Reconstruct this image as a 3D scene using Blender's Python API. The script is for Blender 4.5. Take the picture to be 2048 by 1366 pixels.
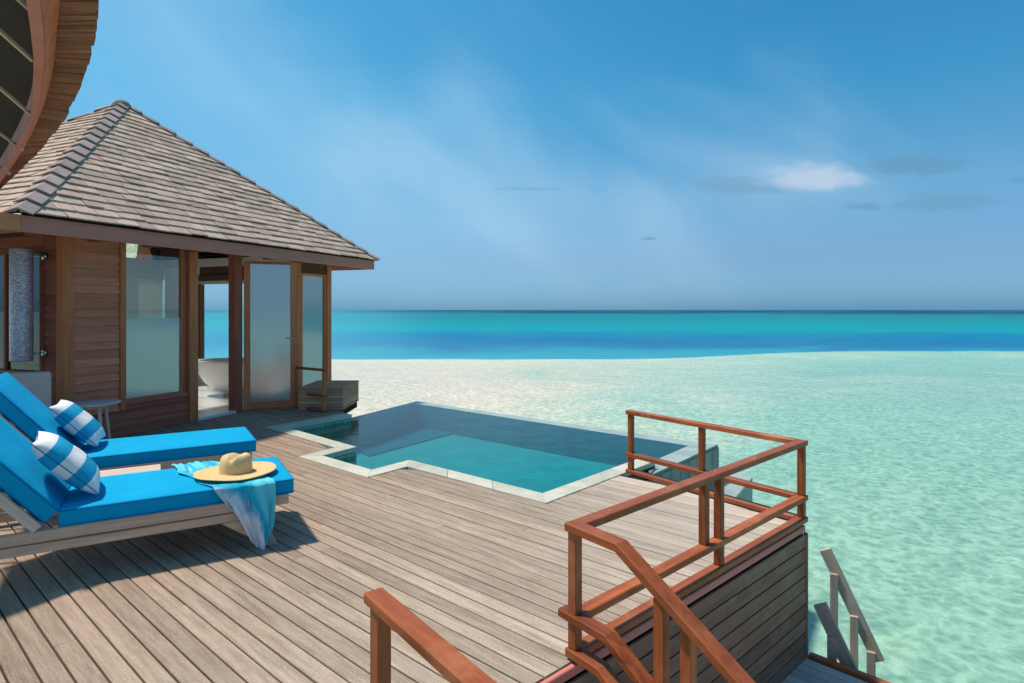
import bpy, bmesh, math, random
from mathutils import Vector, Matrix, noise as mnoise
random.seed(11)
PI = math.pi
R = math.radians
for o in list(bpy.data.objects): bpy.data.objects.remove(o)
S = bpy.context.scene
C = S.collection

# ------------------------------------------------------------------ camera
HC = 1.5            # camera height over the deck
FPX = 1200.0        # focal length for a 2048 wide picture
cam = bpy.data.cameras.new('camera'); camo = bpy.data.objects.new('camera', cam); C.objects.link(camo)
cam.sensor_width = 36; cam.lens = FPX/2048*36
cam.shift_y = -63/2048
cam.clip_start = 0.05; cam.clip_end = 60000
camo.location = (0, 0, HC); camo.rotation_euler = (R(90), 0, 0)
S.camera = camo

# ------------------------------------------------------------------ world
SUN_DIR = Vector((-0.46, 0.13, 1.0)).normalized()    # towards the sun
SEL = math.asin(SUN_DIR.z); SAZ = math.atan2(SUN_DIR.x, SUN_DIR.y)
w = bpy.data.worlds.new("World"); S.world = w; w.use_nodes = True
nt = w.node_tree; nt.nodes.clear()

class NT:
    """small helper to write node graphs"""
    def __init__(s, tree): s.t = tree; s.n = tree.nodes; s.l = tree.links
    def put(s, sock, v):
        if v is None: return
        if isinstance(v, bpy.types.NodeSocket): s.l.new(v, sock)
        else:
            try: sock.default_value = v
            except Exception: sock.default_value = (v, v, v)
    def math(s, op, a, b=None, c=None, clamp=False):
        m = s.n.new('ShaderNodeMath'); m.operation = op; m.use_clamp = clamp
        s.put(m.inputs[0], a); s.put(m.inputs[1], b)
        if c is not None: s.put(m.inputs[2], c)
        return m.outputs[0]
    def mix(s, f, a, b, mode='MIX'):
        m = s.n.new('ShaderNodeMix'); m.data_type = 'RGBA'; m.blend_type = mode
        s.put(m.inputs[0], f)
        s.put(m.inputs[6], a if isinstance(a, bpy.types.NodeSocket) else tuple(a)+(1,) if len(a) == 3 else a)
        s.put(m.inputs[7], b if isinstance(b, bpy.types.NodeSocket) else tuple(b)+(1,) if len(b) == 3 else b)
        return m.outputs[2]
    def sep(s, v):
        m = s.n.new('ShaderNodeSeparateXYZ'); s.l.new(v, m.inputs[0]); return m.outputs
    def comb(s, x, y, z):
        m = s.n.new('ShaderNodeCombineXYZ')
        for i, q in enumerate((x, y, z)): s.put(m.inputs[i], q)
        return m.outputs[0]
    def noise(s, vec, scale=5, detail=3, rough=.5, dist=0):
        m = s.n.new('ShaderNodeTexNoise'); s.put(m.inputs['Vector'], vec)
        m.inputs['Scale'].default_value = scale; m.inputs['Detail'].default_value = detail
        m.inputs['Roughness'].default_value = rough; m.inputs['Distortion'].default_value = dist
        return m.outputs[0]
    def ramp(s, f, stops, interp='LINEAR'):
        m = s.n.new('ShaderNodeValToRGB'); s.put(m.inputs[0], f); m.color_ramp.interpolation = interp
        e = m.color_ramp.elements
        while len(e) < len(stops): e.new(.5)
        for i, (p, c) in enumerate(stops):
            e[i].position = p
            c = (c, c, c) if isinstance(c, (int, float)) else c
            e[i].color = tuple(c)+(1,)
        return m.outputs[0]
    def rng(s, v, a, b, c=0., d=1., smooth=False):
        m = s.n.new('ShaderNodeMapRange'); m.interpolation_type = 'SMOOTHSTEP' if smooth else 'LINEAR'
        s.put(m.inputs[0], v)
        for i, q in enumerate((a, b, c, d)): s.put(m.inputs[i+1], q)
        return m.outputs[0]
    def scale(s, v, sc):
        m = s.n.new('ShaderNodeMapping'); s.l.new(v, m.inputs[0]); m.inputs['Scale'].default_value = sc; return m.outputs[0]
    def bump(s, h, st=.3, dist=.01, nrm=None):
        m = s.n.new('ShaderNodeBump'); s.put(m.inputs['Height'], h); s.put(m.inputs['Strength'], st)
        m.inputs['Distance'].default_value = dist
        if nrm is not None: s.l.new(nrm, m.inputs['Normal'])
        return m.outputs[0]

N = NT(nt)
sky = nt.nodes.new('ShaderNodeTexSky'); sky.sky_type = 'NISHITA'; sky.sun_disc = False
sky.sun_elevation = SEL; sky.sun_rotation = SAZ
sky.air_density = 1.0; sky.dust_density = 0.6; sky.ozone_density = 3.0
tc = nt.nodes.new('ShaderNodeTexCoord')
dx, dy, dz = N.sep(tc.outputs['Generated'])
dzc = N.math('MAXIMUM', dz, 0.0)
skyc = sky.outputs[0]
# humid tropical air: deeper blue overhead, flat pale blue towards the horizon
skyc = N.mix(1.0, skyc, N.ramp(dzc, [(0.0, (.31, .74, 1.44)), (.03, (.40, .75, 1.24)), (.08, (.52, .77, 1.08)), (.18, (.62, 1.05, 1.17)), (.32, (.34, 1.16, 1.30)), (.5, (.26, 1.16, 1.34)), (1.0, (.85, 1.08, 1.2))]), 'MULTIPLY')
# thin cirrus
cv = N.comb(N.math('MULTIPLY', dx, 2.0), N.math('MULTIPLY', dy, 1.2), N.math('ADD', N.math('MULTIPLY', dz, 3.5), N.math('MULTIPLY', dx, 1.7)))
c1 = N.noise(cv, 1.3, 4, .45, .4)
c2 = N.noise(cv, .9, 2, .5)
cir = N.math('MULTIPLY', N.rng(c1, .42, .78, 0, 1, True), N.rng(c2, .38, .62, 0, 1, True))
cir = N.math('MULTIPLY', cir, N.rng(dzc, .02, .2, .12, .38))
skyc = N.mix(cir, skyc, (5.4, 7.4, 8.9))
# haze is brighter on the sun's side
skyc = N.mix(N.math('MULTIPLY', N.rng(dx, .42, -.75, 0, .26, True), N.rng(dzc, .0, .22, .25, 1)), skyc, (2.2, 5.9, 8.0))
# small trade-wind clouds low in the sky
ady = N.math('MAXIMUM', dy, .02)
ga = N.math('DIVIDE', dx, ady); gb = N.math('DIVIDE', dz, ady)
front = N.math('GREATER_THAN', dy, .02)
gv = N.comb(ga, N.math('MULTIPLY', gb, 1.8), 0)
cn = N.noise(gv, 22, 4, .6)
# one long soft streak of cirrus
sc_ = N.math('ADD', N.math('MULTIPLY', N.math('ADD', ga, gb), .707), N.math('MULTIPLY', N.math('SUBTRACT', N.noise(N.comb(ga, gb, 3), 2.2, 4, .5, .5), .5), .42))
stk = N.math('MULTIPLY', N.rng(N.math('ABSOLUTE', N.math('SUBTRACT', sc_, -.02)), .20, .0, 0, .34, True), N.rng(N.noise(N.comb(N.math('MULTIPLY', N.math('ADD', ga, gb), 7), N.math('MULTIPLY', N.math('SUBTRACT', ga, gb), 1.3), 1), 1.0, 4, .55), .25, .75, .45, 1))
skyc = N.mix(N.math('MULTIPLY', N.math('MULTIPLY', stk, front), N.rng(gb, .0, .15, .2, 1)), skyc, (4.6, 7.0, 8.8))
cn2 = N.noise(gv, 8, 4, .6)
def cloud(cur, px, py, rx, ry, col, op, flat=.6, am=1.5):
    a0 = (px-1024)/FPX; b0 = (620-py)/FPX; rx /= FPX; ry /= FPX
    ea = N.math('DIVIDE', N.math('SUBTRACT', ga, a0), rx)
    eb = N.math('DIVIDE', N.math('SUBTRACT', gb, b0), ry)
    lo = N.math('MULTIPLY', N.math('MINIMUM', eb, 0), 1/flat)      # flat base
    eb = N.math('ADD', N.math('MAXIMUM', eb, 0), lo)
    d = N.math('SQRT', N.math('ADD', N.math('MULTIPLY', ea, ea), N.math('MULTIPLY', eb, eb)))
    d = N.math('ADD', d, N.math('MULTIPLY', N.math('SUBTRACT', cn, .5), am))
    d = N.math('ADD', d, N.math('MULTIPLY', N.math('SUBTRACT', cn2, .5), .7))
    m = N.math('MULTIPLY', N.rng(d, 1.05, .35, 0, op, True), front)
    return N.mix(m, cur, col)
skyc = cloud(skyc, 1830, 334, 140, 32, (1.25, 3.1, 4.9), .6)
skyc = cloud(skyc, 1890, 408, 150, 28, (1.5, 3.4, 5.1), .6)
skyc = cloud(skyc, 1730, 414, 46, 15, (1.3, 3.2, 4.9), .6)
skyc = cloud(skyc, 2040, 362, 30, 8, (1.3, 3.2, 4.9), .5)
skyc = cloud(skyc, 1490, 376, 130, 30, (1.7, 3.5, 5.2), .62)
skyc = cloud(skyc, 1622, 362, 125, 42, (4.6, 5.9, 7.4), .95, .55, 1.0)
skyc = cloud(skyc, 1060, 378, 70, 7, (1.6, 3.6, 5.4), .4)
skyc = cloud(skyc, 1300, 478, 20, 6, (1.3, 3.2, 4.9), .6)
bg = nt.nodes.new('ShaderNodeBackground'); bg.inputs[1].default_value = 0.08
wo = nt.nodes.new('ShaderNodeOutputWorld')
nt.links.new(skyc, bg.inputs[0]); nt.links.new(bg.outputs[0], wo.inputs[0])

sl = bpy.data.lights.new('sun', 'SUN'); so = bpy.data.objects.new('sun', sl); C.objects.link(so)
sl.energy = 3.5; sl.angle = R(3.5); sl.color = (1, .90, .76)
so.rotation_euler = SUN_DIR.to_track_quat('Z', 'Y').to_euler()
S.view_settings.view_transform = 'Standard'; S.view_settings.look = 'None'
S.view_settings.exposure = 0.40; S.view_settings.gamma = 1; S.view_settings.use_curve_mapping = False
S.render.engine = 'CYCLES'
S.cycles.max_bounces = 8; S.cycles.transparent_max_bounces = 12

# ------------------------------------------------------------------ geometry helpers
def G(x, y, z=0.0):
    """the place at height z that stands at picture position x, y"""
    Y = FPX*(HC-z)/(y-620.0)
    return Vector(((x-1024)*Y/FPX, Y, z))
def ray_hit(a, b, x):
    """point of the line a-b (plan) in the direction of picture column x"""
    k = (x-1024)/FPX; d = b-a
    t = (k*a.y-a.x)/(d.x-k*d.y)
    return a+d*t
W = {}
FRAME = [Matrix.Identity(4)]
def set_frame(M): FRAME[0] = M
def frame_at(x, y, z=0, rz=0): return Matrix.Translation((x, y, z)) @ Matrix.Rotation(rz, 4, 'Z')
def place(o, parent, M):
    wm = FRAME[0] @ M
    W[o] = wm
    C.objects.link(o)
    if parent is not None:
        o.parent = parent; o.matrix_local = W[parent].inverted() @ wm
    else: o.matrix_local = wm
def tag(o, label=None, cat=None, group=None, kind=None):
    if label: o['label'] = label
    if cat: o['category'] = cat
    if group: o['group'] = group
    if kind: o['kind'] = kind
    return o
def empty(name, M=None, label=None, cat=None, group=None, kind=None, parent=None):
    o = bpy.data.objects.new(name, None); o.empty_display_size = .1
    place(o, parent, M if M is not None else Matrix.Identity(4))
    return tag(o, label, cat, group, kind)
def mobj(name, verts, faces, mat, parent=None, M=None, smooth=False, fix=True):
    me = bpy.data.meshes.new(name); me.from_pydata([tuple(v) for v in verts], [], faces); me.materials.append(mat)
    if fix:
        bm = bmesh.new(); bm.from_mesh(me); bmesh.ops.recalc_face_normals(bm, faces=bm.faces); bm.to_mesh(me); bm.free()
    if smooth:
        for p in me.polygons: p.use_smooth = True
    o = bpy.data.objects.new(name, me)
    place(o, parent, M if M is not None else Matrix.Identity(4))
    return o
def box_vf(x0, x1, y0, y1, z0, z1):
    v = [(x0,y0,z0),(x1,y0,z0),(x1,y1,z0),(x0,y1,z0),(x0,y0,z1),(x1,y0,z1),(x1,y1,z1),(x0,y1,z1)]
    return v, [(0,3,2,1),(4,5,6,7),(0,1,5,4),(1,2,6,5),(2,3,7,6),(3,0,4,7)]
def bevel_me(me, b, seg=1, smooth=False):
    bm = bmesh.new(); bm.from_mesh(me)
    bmesh.ops.bevel(bm, geom=list(bm.edges)+list(bm.verts), offset=b, segments=seg, affect='EDGES', profile=.5)
    bm.to_mesh(me); bm.free()
    if smooth:
        for p in me.polygons: p.use_smooth = True
def box(name, x0, x1, y0, y1, z0, z1, mat, parent=None, b=0.0, seg=1, smooth=False, axis=None):
    """box with its own origin at its centre; local x along its longest side"""
    c = Vector(((x0+x1)/2, (y0+y1)/2, (z0+z1)/2)); d = [abs(x1-x0), abs(y1-y0), abs(z1-z0)]
    k = axis if axis is not None else d.index(max(d))
    if k == 0: rot = Matrix.Identity(3); e = d
    elif k == 1: rot = Matrix(((0,-1,0),(1,0,0),(0,0,1))); e = [d[1], d[0], d[2]]
    else: rot = Matrix(((0,0,-1),(0,1,0),(1,0,0))); e = [d[2], d[1], d[0]]
    v, f = box_vf(-e[0]/2, e[0]/2, -e[1]/2, e[1]/2, -e[2]/2, e[2]/2)
    o = mobj(name, v, f, mat, parent, Matrix.Translation(c) @ rot.to_4x4(), fix=False)
    if b: bevel_me(o.data, b, seg, smooth)
    return o
def beam(name, p0, p1, wd, ht, mat, parent=None, up=Vector((0,0,1)), b=0.004, taper=1.0):
    """bar between two points, width across, height along up; centred on the line"""
    p0 = Vector(p0); p1 = Vector(p1); d = p1-p0; L = d.length; x = d/L
    y = Vector(up).cross(x)
    if y.length < 1e-4: y = Vector((0,1,0)).cross(x)
    y.normalize(); z = x.cross(y)
    M = Matrix((x, y, z)).transposed().to_4x4(); M.translation = (p0+p1)/2
    v, f = box_vf(-L/2, L/2, -wd/2, wd/2, -ht/2, ht/2)
    if taper != 1.0: v = [(a, bb*(taper if a > 0 else 1), c*(taper if a > 0 else 1)) for a, bb, c in v]
    o = mobj(name, v, f, mat, parent, M, fix=False)
    if b: bevel_me(o.data, b, 1)
    return o
def prism(name, poly, z0, z1, mat, parent=None, b=0.0):
    n = len(poly)
    c = Vector((sum(p[0] for p in poly)/n, sum(p[1] for p in poly)/n, 0))
    v = [(p[0]-c.x, p[1]-c.y, z0) for p in poly]+[(p[0]-c.x, p[1]-c.y, z1) for p in poly]
    f = [tuple(range(n-1, -1, -1)), tuple(range(n, 2*n))]+[(i, (i+1) % n, n+(i+1) % n, n+i) for i in range(n)]
    o = mobj(name, v, f, mat, parent, Matrix.Translation(c))
    if b: bevel_me(o.data, b, 1)
    return o
def lathe(name, prof, mat, parent=None, M=None, n=32, sx=1, sy=1):
    v = []; f = []
    for r, z in prof:
        for i in range(n):
            a = 2*PI*i/n; v.append((r*math.cos(a)*sx, r*math.sin(a)*sy, z))
    for k in range(len(prof)-1):
        for i in range(n):
            j = (i+1) % n; f.append((k*n+i, k*n+j, (k+1)*n+j, (k+1)*n+i))
    f.append(tuple(range(n-1, -1, -1))); m = (len(prof)-1)*n; f.append(tuple(range(m, m+n)))
    o = mobj(name, v, f, mat, parent, M, smooth=True)
    return o
def tube_vf(pts, r, n=6):
    v = []; f = []
    for i, p in enumerate(pts):
        p = Vector(p); d = (Vector(pts[min(i+1, len(pts)-1)])-Vector(pts[max(i-1, 0)])).normalized()
        a = d.cross(Vector((0, 0, 1)));
        if a.length < 1e-3: a = d.cross(Vector((0, 1, 0)))
        a.normalize(); b = d.cross(a)
        for k in range(n):
            t = 2*PI*k/n; v.append(p+a*r*math.cos(t)+b*r*math.sin(t))
    for i in range(len(pts)-1):
        for k in range(n): f.append((i*n+k, i*n+(k+1) % n, (i+1)*n+(k+1) % n, (i+1)*n+k))
    return v, f
def children(o): return [c for c in bpy.data.objects if c.parent == o]
def copy_tree(o, parent=None):
    c = o.copy(); C.objects.link(c)
    if parent is not None: c.parent = parent
    for ch in children(o): copy_tree(ch, c)
    return c

# ------------------------------------------------------------------ materials
def new_mat(name):
    m = bpy.data.materials.new(name); m.use_nodes = True; t = m.node_tree; t.nodes.clear()
    n = NT(t); out = t.nodes.new('ShaderNodeOutputMaterial'); p = t.nodes.new('ShaderNodeBsdfPrincipled')
    t.links.new(p.outputs[0], out.inputs[0])
    return m, n, p, out
def ocoord(n, sc=(1, 1, 1), rnd=True):
    t = n.n.new('ShaderNodeTexCoord').outputs['Object']
    t = n.scale(t, sc)
    if rnd:
        oi = n.n.new('ShaderNodeObjectInfo').outputs['Random']
        a = n.n.new('ShaderNodeVectorMath'); a.operation = 'ADD'; n.l.new(t, a.inputs[0])
        k = n.math('MULTIPLY', oi, 37.0); n.l.new(n.comb(k, n.math('MULTIPLY', k, 1.7), k), a.inputs[1]); return a.outputs[0], oi
    return t, None
def wood(name, a, b, rough=.55, grain=1.0, var=.25, bump=.3, spec=.4, blotch=0.0, blotch_col=(.1, .1, .1), hue=None):
    """timber: grain runs along the local x of every piece, every piece a shade of its own"""
    m, n, p, out = new_mat(name)
    v, oi = ocoord(n, (2.2*grain, 34*grain, 34*grain))
    g1 = n.noise(v, 1.0, 5, .6, .35)
    v2, _ = ocoord(n, (3, 3, 3)); g2 = n.noise(v2, 2.3, 4, .6)
    col = n.ramp(g1, [(.25, a), (.72, b)])
    col = n.mix(n.rng(g2, .3, .75, 0, .5), col, n.mix(.5, col, a))
    if hue is not None: col = n.mix(n.math('MULTIPLY', n.math('FRACT', n.math('MULTIPLY', oi, 7.31)), .75), col, n.mix(g1, hue, hue, 'MIX'))
    if blotch: col = n.mix(n.math('MULTIPLY', n.rng(n.noise(v2, 1.1, 4, .65), .5, .72, 0, 1, True), blotch), col, blotch_col)
    k = n.rng(oi, 0, 1, 1-var, 1+var)
    col = n.mix(1.0, col, n.comb(k, k, k), 'MULTIPLY')
    n.l.new(col, p.inputs['Base Color']); p.inputs['Roughness'].default_value = rough
    n.put(p.inputs['Roughness'], n.rng(g2, .3, .7, rough-.1, rough+.12))
    p.inputs['Specular IOR Level'].default_value = spec
    n.l.new(n.bump(g1, bump, .004), p.inputs['Normal'])
    return m
def plain(name, col, rough=.6, spec=.3, nscale=6, var=.12, bump=.1, bscale=None, metal=0, trans=None, sheen=0):
    m, n, p, out = new_mat(name)
    v, oi = ocoord(n)
    g = n.noise(v, nscale, 5, .6)
    k = n.rng(g, .25, .75, 1-var, 1+var)
    c = n.mix(1.0, col, n.comb(k, k, k), 'MULTIPLY')
    n.l.new(c, p.inputs['Base Color']); p.inputs['Roughness'].default_value = rough
    p.inputs['Specular IOR Level'].default_value = spec; p.inputs['Metallic'].default_value = metal
    if sheen: p.inputs['Sheen Weight'].default_value = sheen
    if bump: n.l.new(n.bump(n.noise(v, bscale or nscale*8, 4, .6), bump, .004), p.inputs['Normal'])
    return m

def deck_wood():
    m, n, p, out = new_mat('weathered_deck_wood')
    v, oi = ocoord(n, (3.0, 40, 40)); g1 = n.noise(v, 1.0, 6, .65, .3)
    v2, _ = ocoord(n, (8, 14, 8)); g2 = n.noise(v2, 1.6, 4, .65)
    gp = n.n.new('ShaderNodeNewGeometry').outputs['Position']
    g3 = n.noise(gp, 1.3, 4, .6)
    g5 = n.noise(gp, 95, 3, .75)                          # worn fibres, salt and dirt specks
    col = n.ramp(g1, [(.22, (.21, .155, .12)), (.5, (.41, .335, .265)), (.78, (.60, .515, .42))])
    col = n.mix(n.rng(g2, .48, .8, 0, .3, True), col, (.54, .485, .395))
    col = n.mix(n.rng(g2, .5, .22, 0, .35, True), col, (.30, .22, .165))
    col = n.mix(n.rng(g3, .5, .72, 0, .35, True), col, (.42, .31, .22))
    col = n.mix(n.rng(g5, .52, .72, 0, .6, True), col, (.19, .155, .13))
    col = n.mix(n.rng(g5, .46, .28, 0, .55, True), col, (.66, .59, .49))
    # planks turn redder and darker towards the villa side
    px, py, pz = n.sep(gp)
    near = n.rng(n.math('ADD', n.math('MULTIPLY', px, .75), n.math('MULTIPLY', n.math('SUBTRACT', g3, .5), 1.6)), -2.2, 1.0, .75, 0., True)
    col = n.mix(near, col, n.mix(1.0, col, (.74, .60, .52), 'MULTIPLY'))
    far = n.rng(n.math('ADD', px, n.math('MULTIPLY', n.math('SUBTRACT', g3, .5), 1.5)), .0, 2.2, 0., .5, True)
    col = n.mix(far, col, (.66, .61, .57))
    k = n.rng(oi, 0, 1, .80, 1.15); col = n.mix(1.0, col, n.comb(k, k, k), 'MULTIPLY')
    h = n.math('FRACT', n.math('MULTIPLY', oi, 13.7))
    col = n.mix(n.math('MULTIPLY', h, .22), col, (.40, .30, .22))
    n.l.new(col, p.inputs['Base Color']); p.inputs['Roughness'].default_value = .8
    p.inputs['Specular IOR Level'].default_value = .15
    # reeded face: fine grooves along the plank
    ob = n.n.new('ShaderNodeTexCoord').outputs['Object']; ox, oy, oz = n.sep(ob)
    groove = n.math('SINE', n.math('MULTIPLY', oy, 2*PI/.011))
    h1 = n.math('ADD', n.math('MULTIPLY', groove, .3), g1)
    n.l.new(n.bump(h1, .35, .003, n.bump(g5, .3, .003)), p.inputs['Normal'])
    return m
M_DECK = deck_wood()
M_RAIL = wood('oiled_hardwood', (.11, .026, .010), (.47, .125, .036), .42, .8, .22, .5, .2, .45, (.52, .21, .10), hue=(.36, .10, .04))
M_FRAME = wood('varnished_frame_wood', (.55, .15, .06), (.78, .25, .11), .5, .8, .12, .15, .12)
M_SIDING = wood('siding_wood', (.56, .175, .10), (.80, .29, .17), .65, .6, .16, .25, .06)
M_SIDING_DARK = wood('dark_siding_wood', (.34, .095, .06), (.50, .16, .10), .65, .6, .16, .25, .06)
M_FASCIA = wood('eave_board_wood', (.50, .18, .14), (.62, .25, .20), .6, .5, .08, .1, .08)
M_FASCIA_LIT = wood('eave_board_wood_lit', (.60, .21, .10), (.70, .27, .13), .6, .5, .05, .1, .1)  # same eave wood with a sunlit orange tone put into the colour
M_CLAD = wood('stained_cladding_wood', (.15, .075, .05), (.31, .175, .12), .5, .6, .16, .25, .15, .45, (.38, .24, .16))
M_GREY = wood('silvered_wood', (.36, .27, .205), (.60, .49, .39), .75, 1, .12, .5, .2, .5, (.24, .19, .08))
M_TEAK = wood('bleached_teak', (.46, .29, .19), (.74, .54, .40), .6, 1, .08, .3, .25)
M_TEAK_PALE = wood('pale_teak', (.58, .42, .33), (.80, .66, .55), .6, 1, .06, .3, .25)
M_DARK = plain('dark_timber', (.05, .032, .024), .8, .1)  # one dark brown for piles, eave ceiling and chair legs
M_SUB = plain('dark_backing_wood', (.035, .024, .018), .9, .05)
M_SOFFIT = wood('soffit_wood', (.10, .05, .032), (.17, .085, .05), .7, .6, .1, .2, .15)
M_WHITE = plain('white_plaster', (.88, .87, .84), .7, .2, 2, .04, .03)
M_CEIL = plain('cream_ceiling', (.62, .60, .50), .7, .2, 2, .05, .05)
M_MARBLE = plain('pale_marble', (.72, .70, .67), .25, .5, 3, .10, 0)
M_TUB = plain('glazed_white_stone', (.80, .79, .78), .25, .5, 2, .02, 0)
def shingle_mat(name, a, b, tint):
    m, n, p, out = new_mat(name)
    v, oi = ocoord(n, (1, 1, 1)); g = n.noise(v, 7, 5, .65)
    gg = n.noise(n.n.new('ShaderNodeNewGeometry').outputs['Position'], 9, 4, .6)
    v2, _ = ocoord(n, (40, 4, 4)); g2 = n.noise(v2, 1, 4, .6)
    c = n.ramp(n.math('ADD', n.math('MULTIPLY', g, .6), n.math('MULTIPLY', g2, .4)), [(.3, a), (.7, b)])
    c = n.mix(n.rng(gg, .45, .7, 0, .6), c, tint)
    k = n.rng(oi, 0, 1, .78, 1.2); c = n.mix(1.0, c, n.comb(k, k, k), 'MULTIPLY')
    n.l.new(c, p.inputs['Base Color']); p.inputs['Roughness'].default_value = .85; p.inputs['Specular IOR Level'].default_value = .15
    n.l.new(n.bump(g2, .5, .006), p.inputs['Normal'])
    return m
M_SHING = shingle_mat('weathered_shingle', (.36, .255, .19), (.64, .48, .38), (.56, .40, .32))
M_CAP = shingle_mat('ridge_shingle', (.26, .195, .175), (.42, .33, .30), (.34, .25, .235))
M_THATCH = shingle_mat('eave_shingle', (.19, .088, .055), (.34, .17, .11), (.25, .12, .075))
def stone_mat(name, a, b, rough=.6):
    m, n, p, out = new_mat(name)
    gp = n.n.new('ShaderNodeNewGeometry').outputs['Position']
    oi = n.n.new('ShaderNodeObjectInfo').outputs['Random']
    g = n.noise(gp, 3.2, 6, .65); g2 = n.noise(gp, 60, 4, .6)
    c = n.ramp(g, [(.3, a), (.7, b)])
    c = n.mix(n.rng(g2, .5, .75, 0, .35), c, tuple(q*.6 for q in a))
    k = n.rng(oi, 0, 1, .88, 1.1); c = n.mix(1.0, c, n.comb(k, k, k), 'MULTIPLY')
    n.l.new(c, p.inputs['Base Color']); p.inputs['Roughness'].default_value = rough
    n.l.new(n.bump(g2, .25, .003), p.inputs['Normal'])
    return m
M_COPING = stone_mat('pale_green_stone', (.42, .42, .33), (.61, .59, .49))
M_WALLSTONE = stone_mat('grey_green_stone', (.16, .20, .17), (.34, .38, .33), .5)
M_SPILL = stone_mat('wet_edge_stone', (.27, .33, .30), (.42, .47, .43), .35)
M_TILE = stone_mat('green_pool_tile', (.14, .27, .22), (.34, .46, .38), .3)
M_POOLWALL = stone_mat('slate_pool_lining', (.03, .13, .16), (.06, .20, .235), .5)
M_FLOOR_DARK = stone_mat('dark_floor_stone', (.015, .07, .10), (.03, .10, .135), .5)
M_POOLIN = stone_mat('pool_lining_stone', (.008, .20, .21), (.014, .28, .29), .5)
def canvas():
    m, n, p, out = new_mat('turquoise_blue_canvas')
    v, oi = ocoord(n)
    g = n.noise(v, 4, 4, .6, .8); weave = n.noise(n.scale(v, (1, 1, 1)), 420, 2, .6)
    k = n.math('ADD', n.rng(g, .25, .75, .92, 1.08), n.rng(weave, .3, .7, -.07, .07))
    c = n.mix(1.0, (.001, .35, .62), n.comb(k, k, k), 'MULTIPLY')
    n.l.new(c, p.inputs['Base Color']); p.inputs['Roughness'].default_value = .85; p.inputs['Specular IOR Level'].default_value = .12
    crease = n.noise(n.scale(v, (1.2, 5, 5)), 3.0, 4, .6, 1.2)
    n.l.new(n.bump(crease, .35, .02, n.bump(weave, .3, .002)), p.inputs['Normal'])
    return m
M_CUSH = canvas()
M_CUSH2 = plain('darker_blue_piping', (.002, .17, .42), .75, .15)
M_GREYFAB = plain('taupe_upholstery', (.74, .50, .44), .85, .1, 5, .06, .2, 700)
M_STRAW = plain('woven_straw', (.74, .52, .24), .7, .2, 60, .14, .6, 260)
M_METAL = plain('brushed_steel', (.55, .54, .52), .3, .5, 8, .1, .02, None, 1)
def pillow_mat():
    m, n, p, out = new_mat('cabana_stripe_fabric')
    ob = n.n.new('ShaderNodeTexCoord').outputs['Object']; x, y, z = n.sep(ob)
    wob = n.math('MULTIPLY', n.math('SUBTRACT', n.noise(ob, 9, 2), .5), .006)
    t = n.math('DIVIDE', n.math('ADD', n.math('ADD', x, .23), wob), .46)
    s = n.ramp(t, [(0, 0), (.20, 1), (.40, 0), (.60, 1), (.80, 0)], 'CONSTANT')
    c = n.mix(s, (.80, .79, .78), (.01, .35, .58))
    n.l.new(c, p.inputs['Base Color']); p.inputs['Roughness'].default_value = .8; p.inputs['Specular IOR Level'].default_value = .15
    h = n.math('ADD', n.math('MULTIPLY', n.noise(ob, 14, 4, .6), 1.0), n.math('MULTIPLY', n.noise(ob, 700, 2), .05))
    n.l.new(n.bump(h, .35, .02), p.inputs['Normal'])
    return m
M_PILLOW = pillow_mat()
def scarf_mat():
    m, n, p, out = new_mat('dip_dyed_cotton')
    ob = n.n.new('ShaderNodeTexCoord').outputs['Object']; x, y, z = n.sep(ob)
    g = n.noise(ob, 11, 5, .6, .4)
    t = n.math('ADD', n.math('ADD', z, n.math('MULTIPLY', n.math('SUBTRACT', x, .95), 1.0)), n.math('MULTIPLY', n.math('SUBTRACT', g, .5), .22))
    t = n.math('SUBTRACT', t, n.math('MULTIPLY', n.math('MAXIMUM', n.math('SUBTRACT', x, 1.02), 0), -2.6))
    t = n.math('MAXIMUM', t, n.math('SUBTRACT', n.math('MULTIPLY', n.math('SUBTRACT', z, .375), 12.0), n.math('MULTIPLY', g, .25)))
    c = n.ramp(n.rng(t, .0, .46, 0, 1), [(0, (.80, .76, .76)), (.46, (.74, .76, .80)), (.62, (.16, .50, .66)), (.76, (.01, .40, .60)), (.9, (.05, .52, .66)), (1, (.14, .62, .70))])
    n.l.new(c, p.inputs['Base Color']); p.inputs['Roughness'].default_value = .8; p.inputs['Specular IOR Level'].default_value = .1
    n.l.new(n.bump(n.noise(n.scale(ob, (30, 4, 4)), 1, 4), .5, .01), p.inputs['Normal'])
    return m
M_SCARF = scarf_mat()
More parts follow.
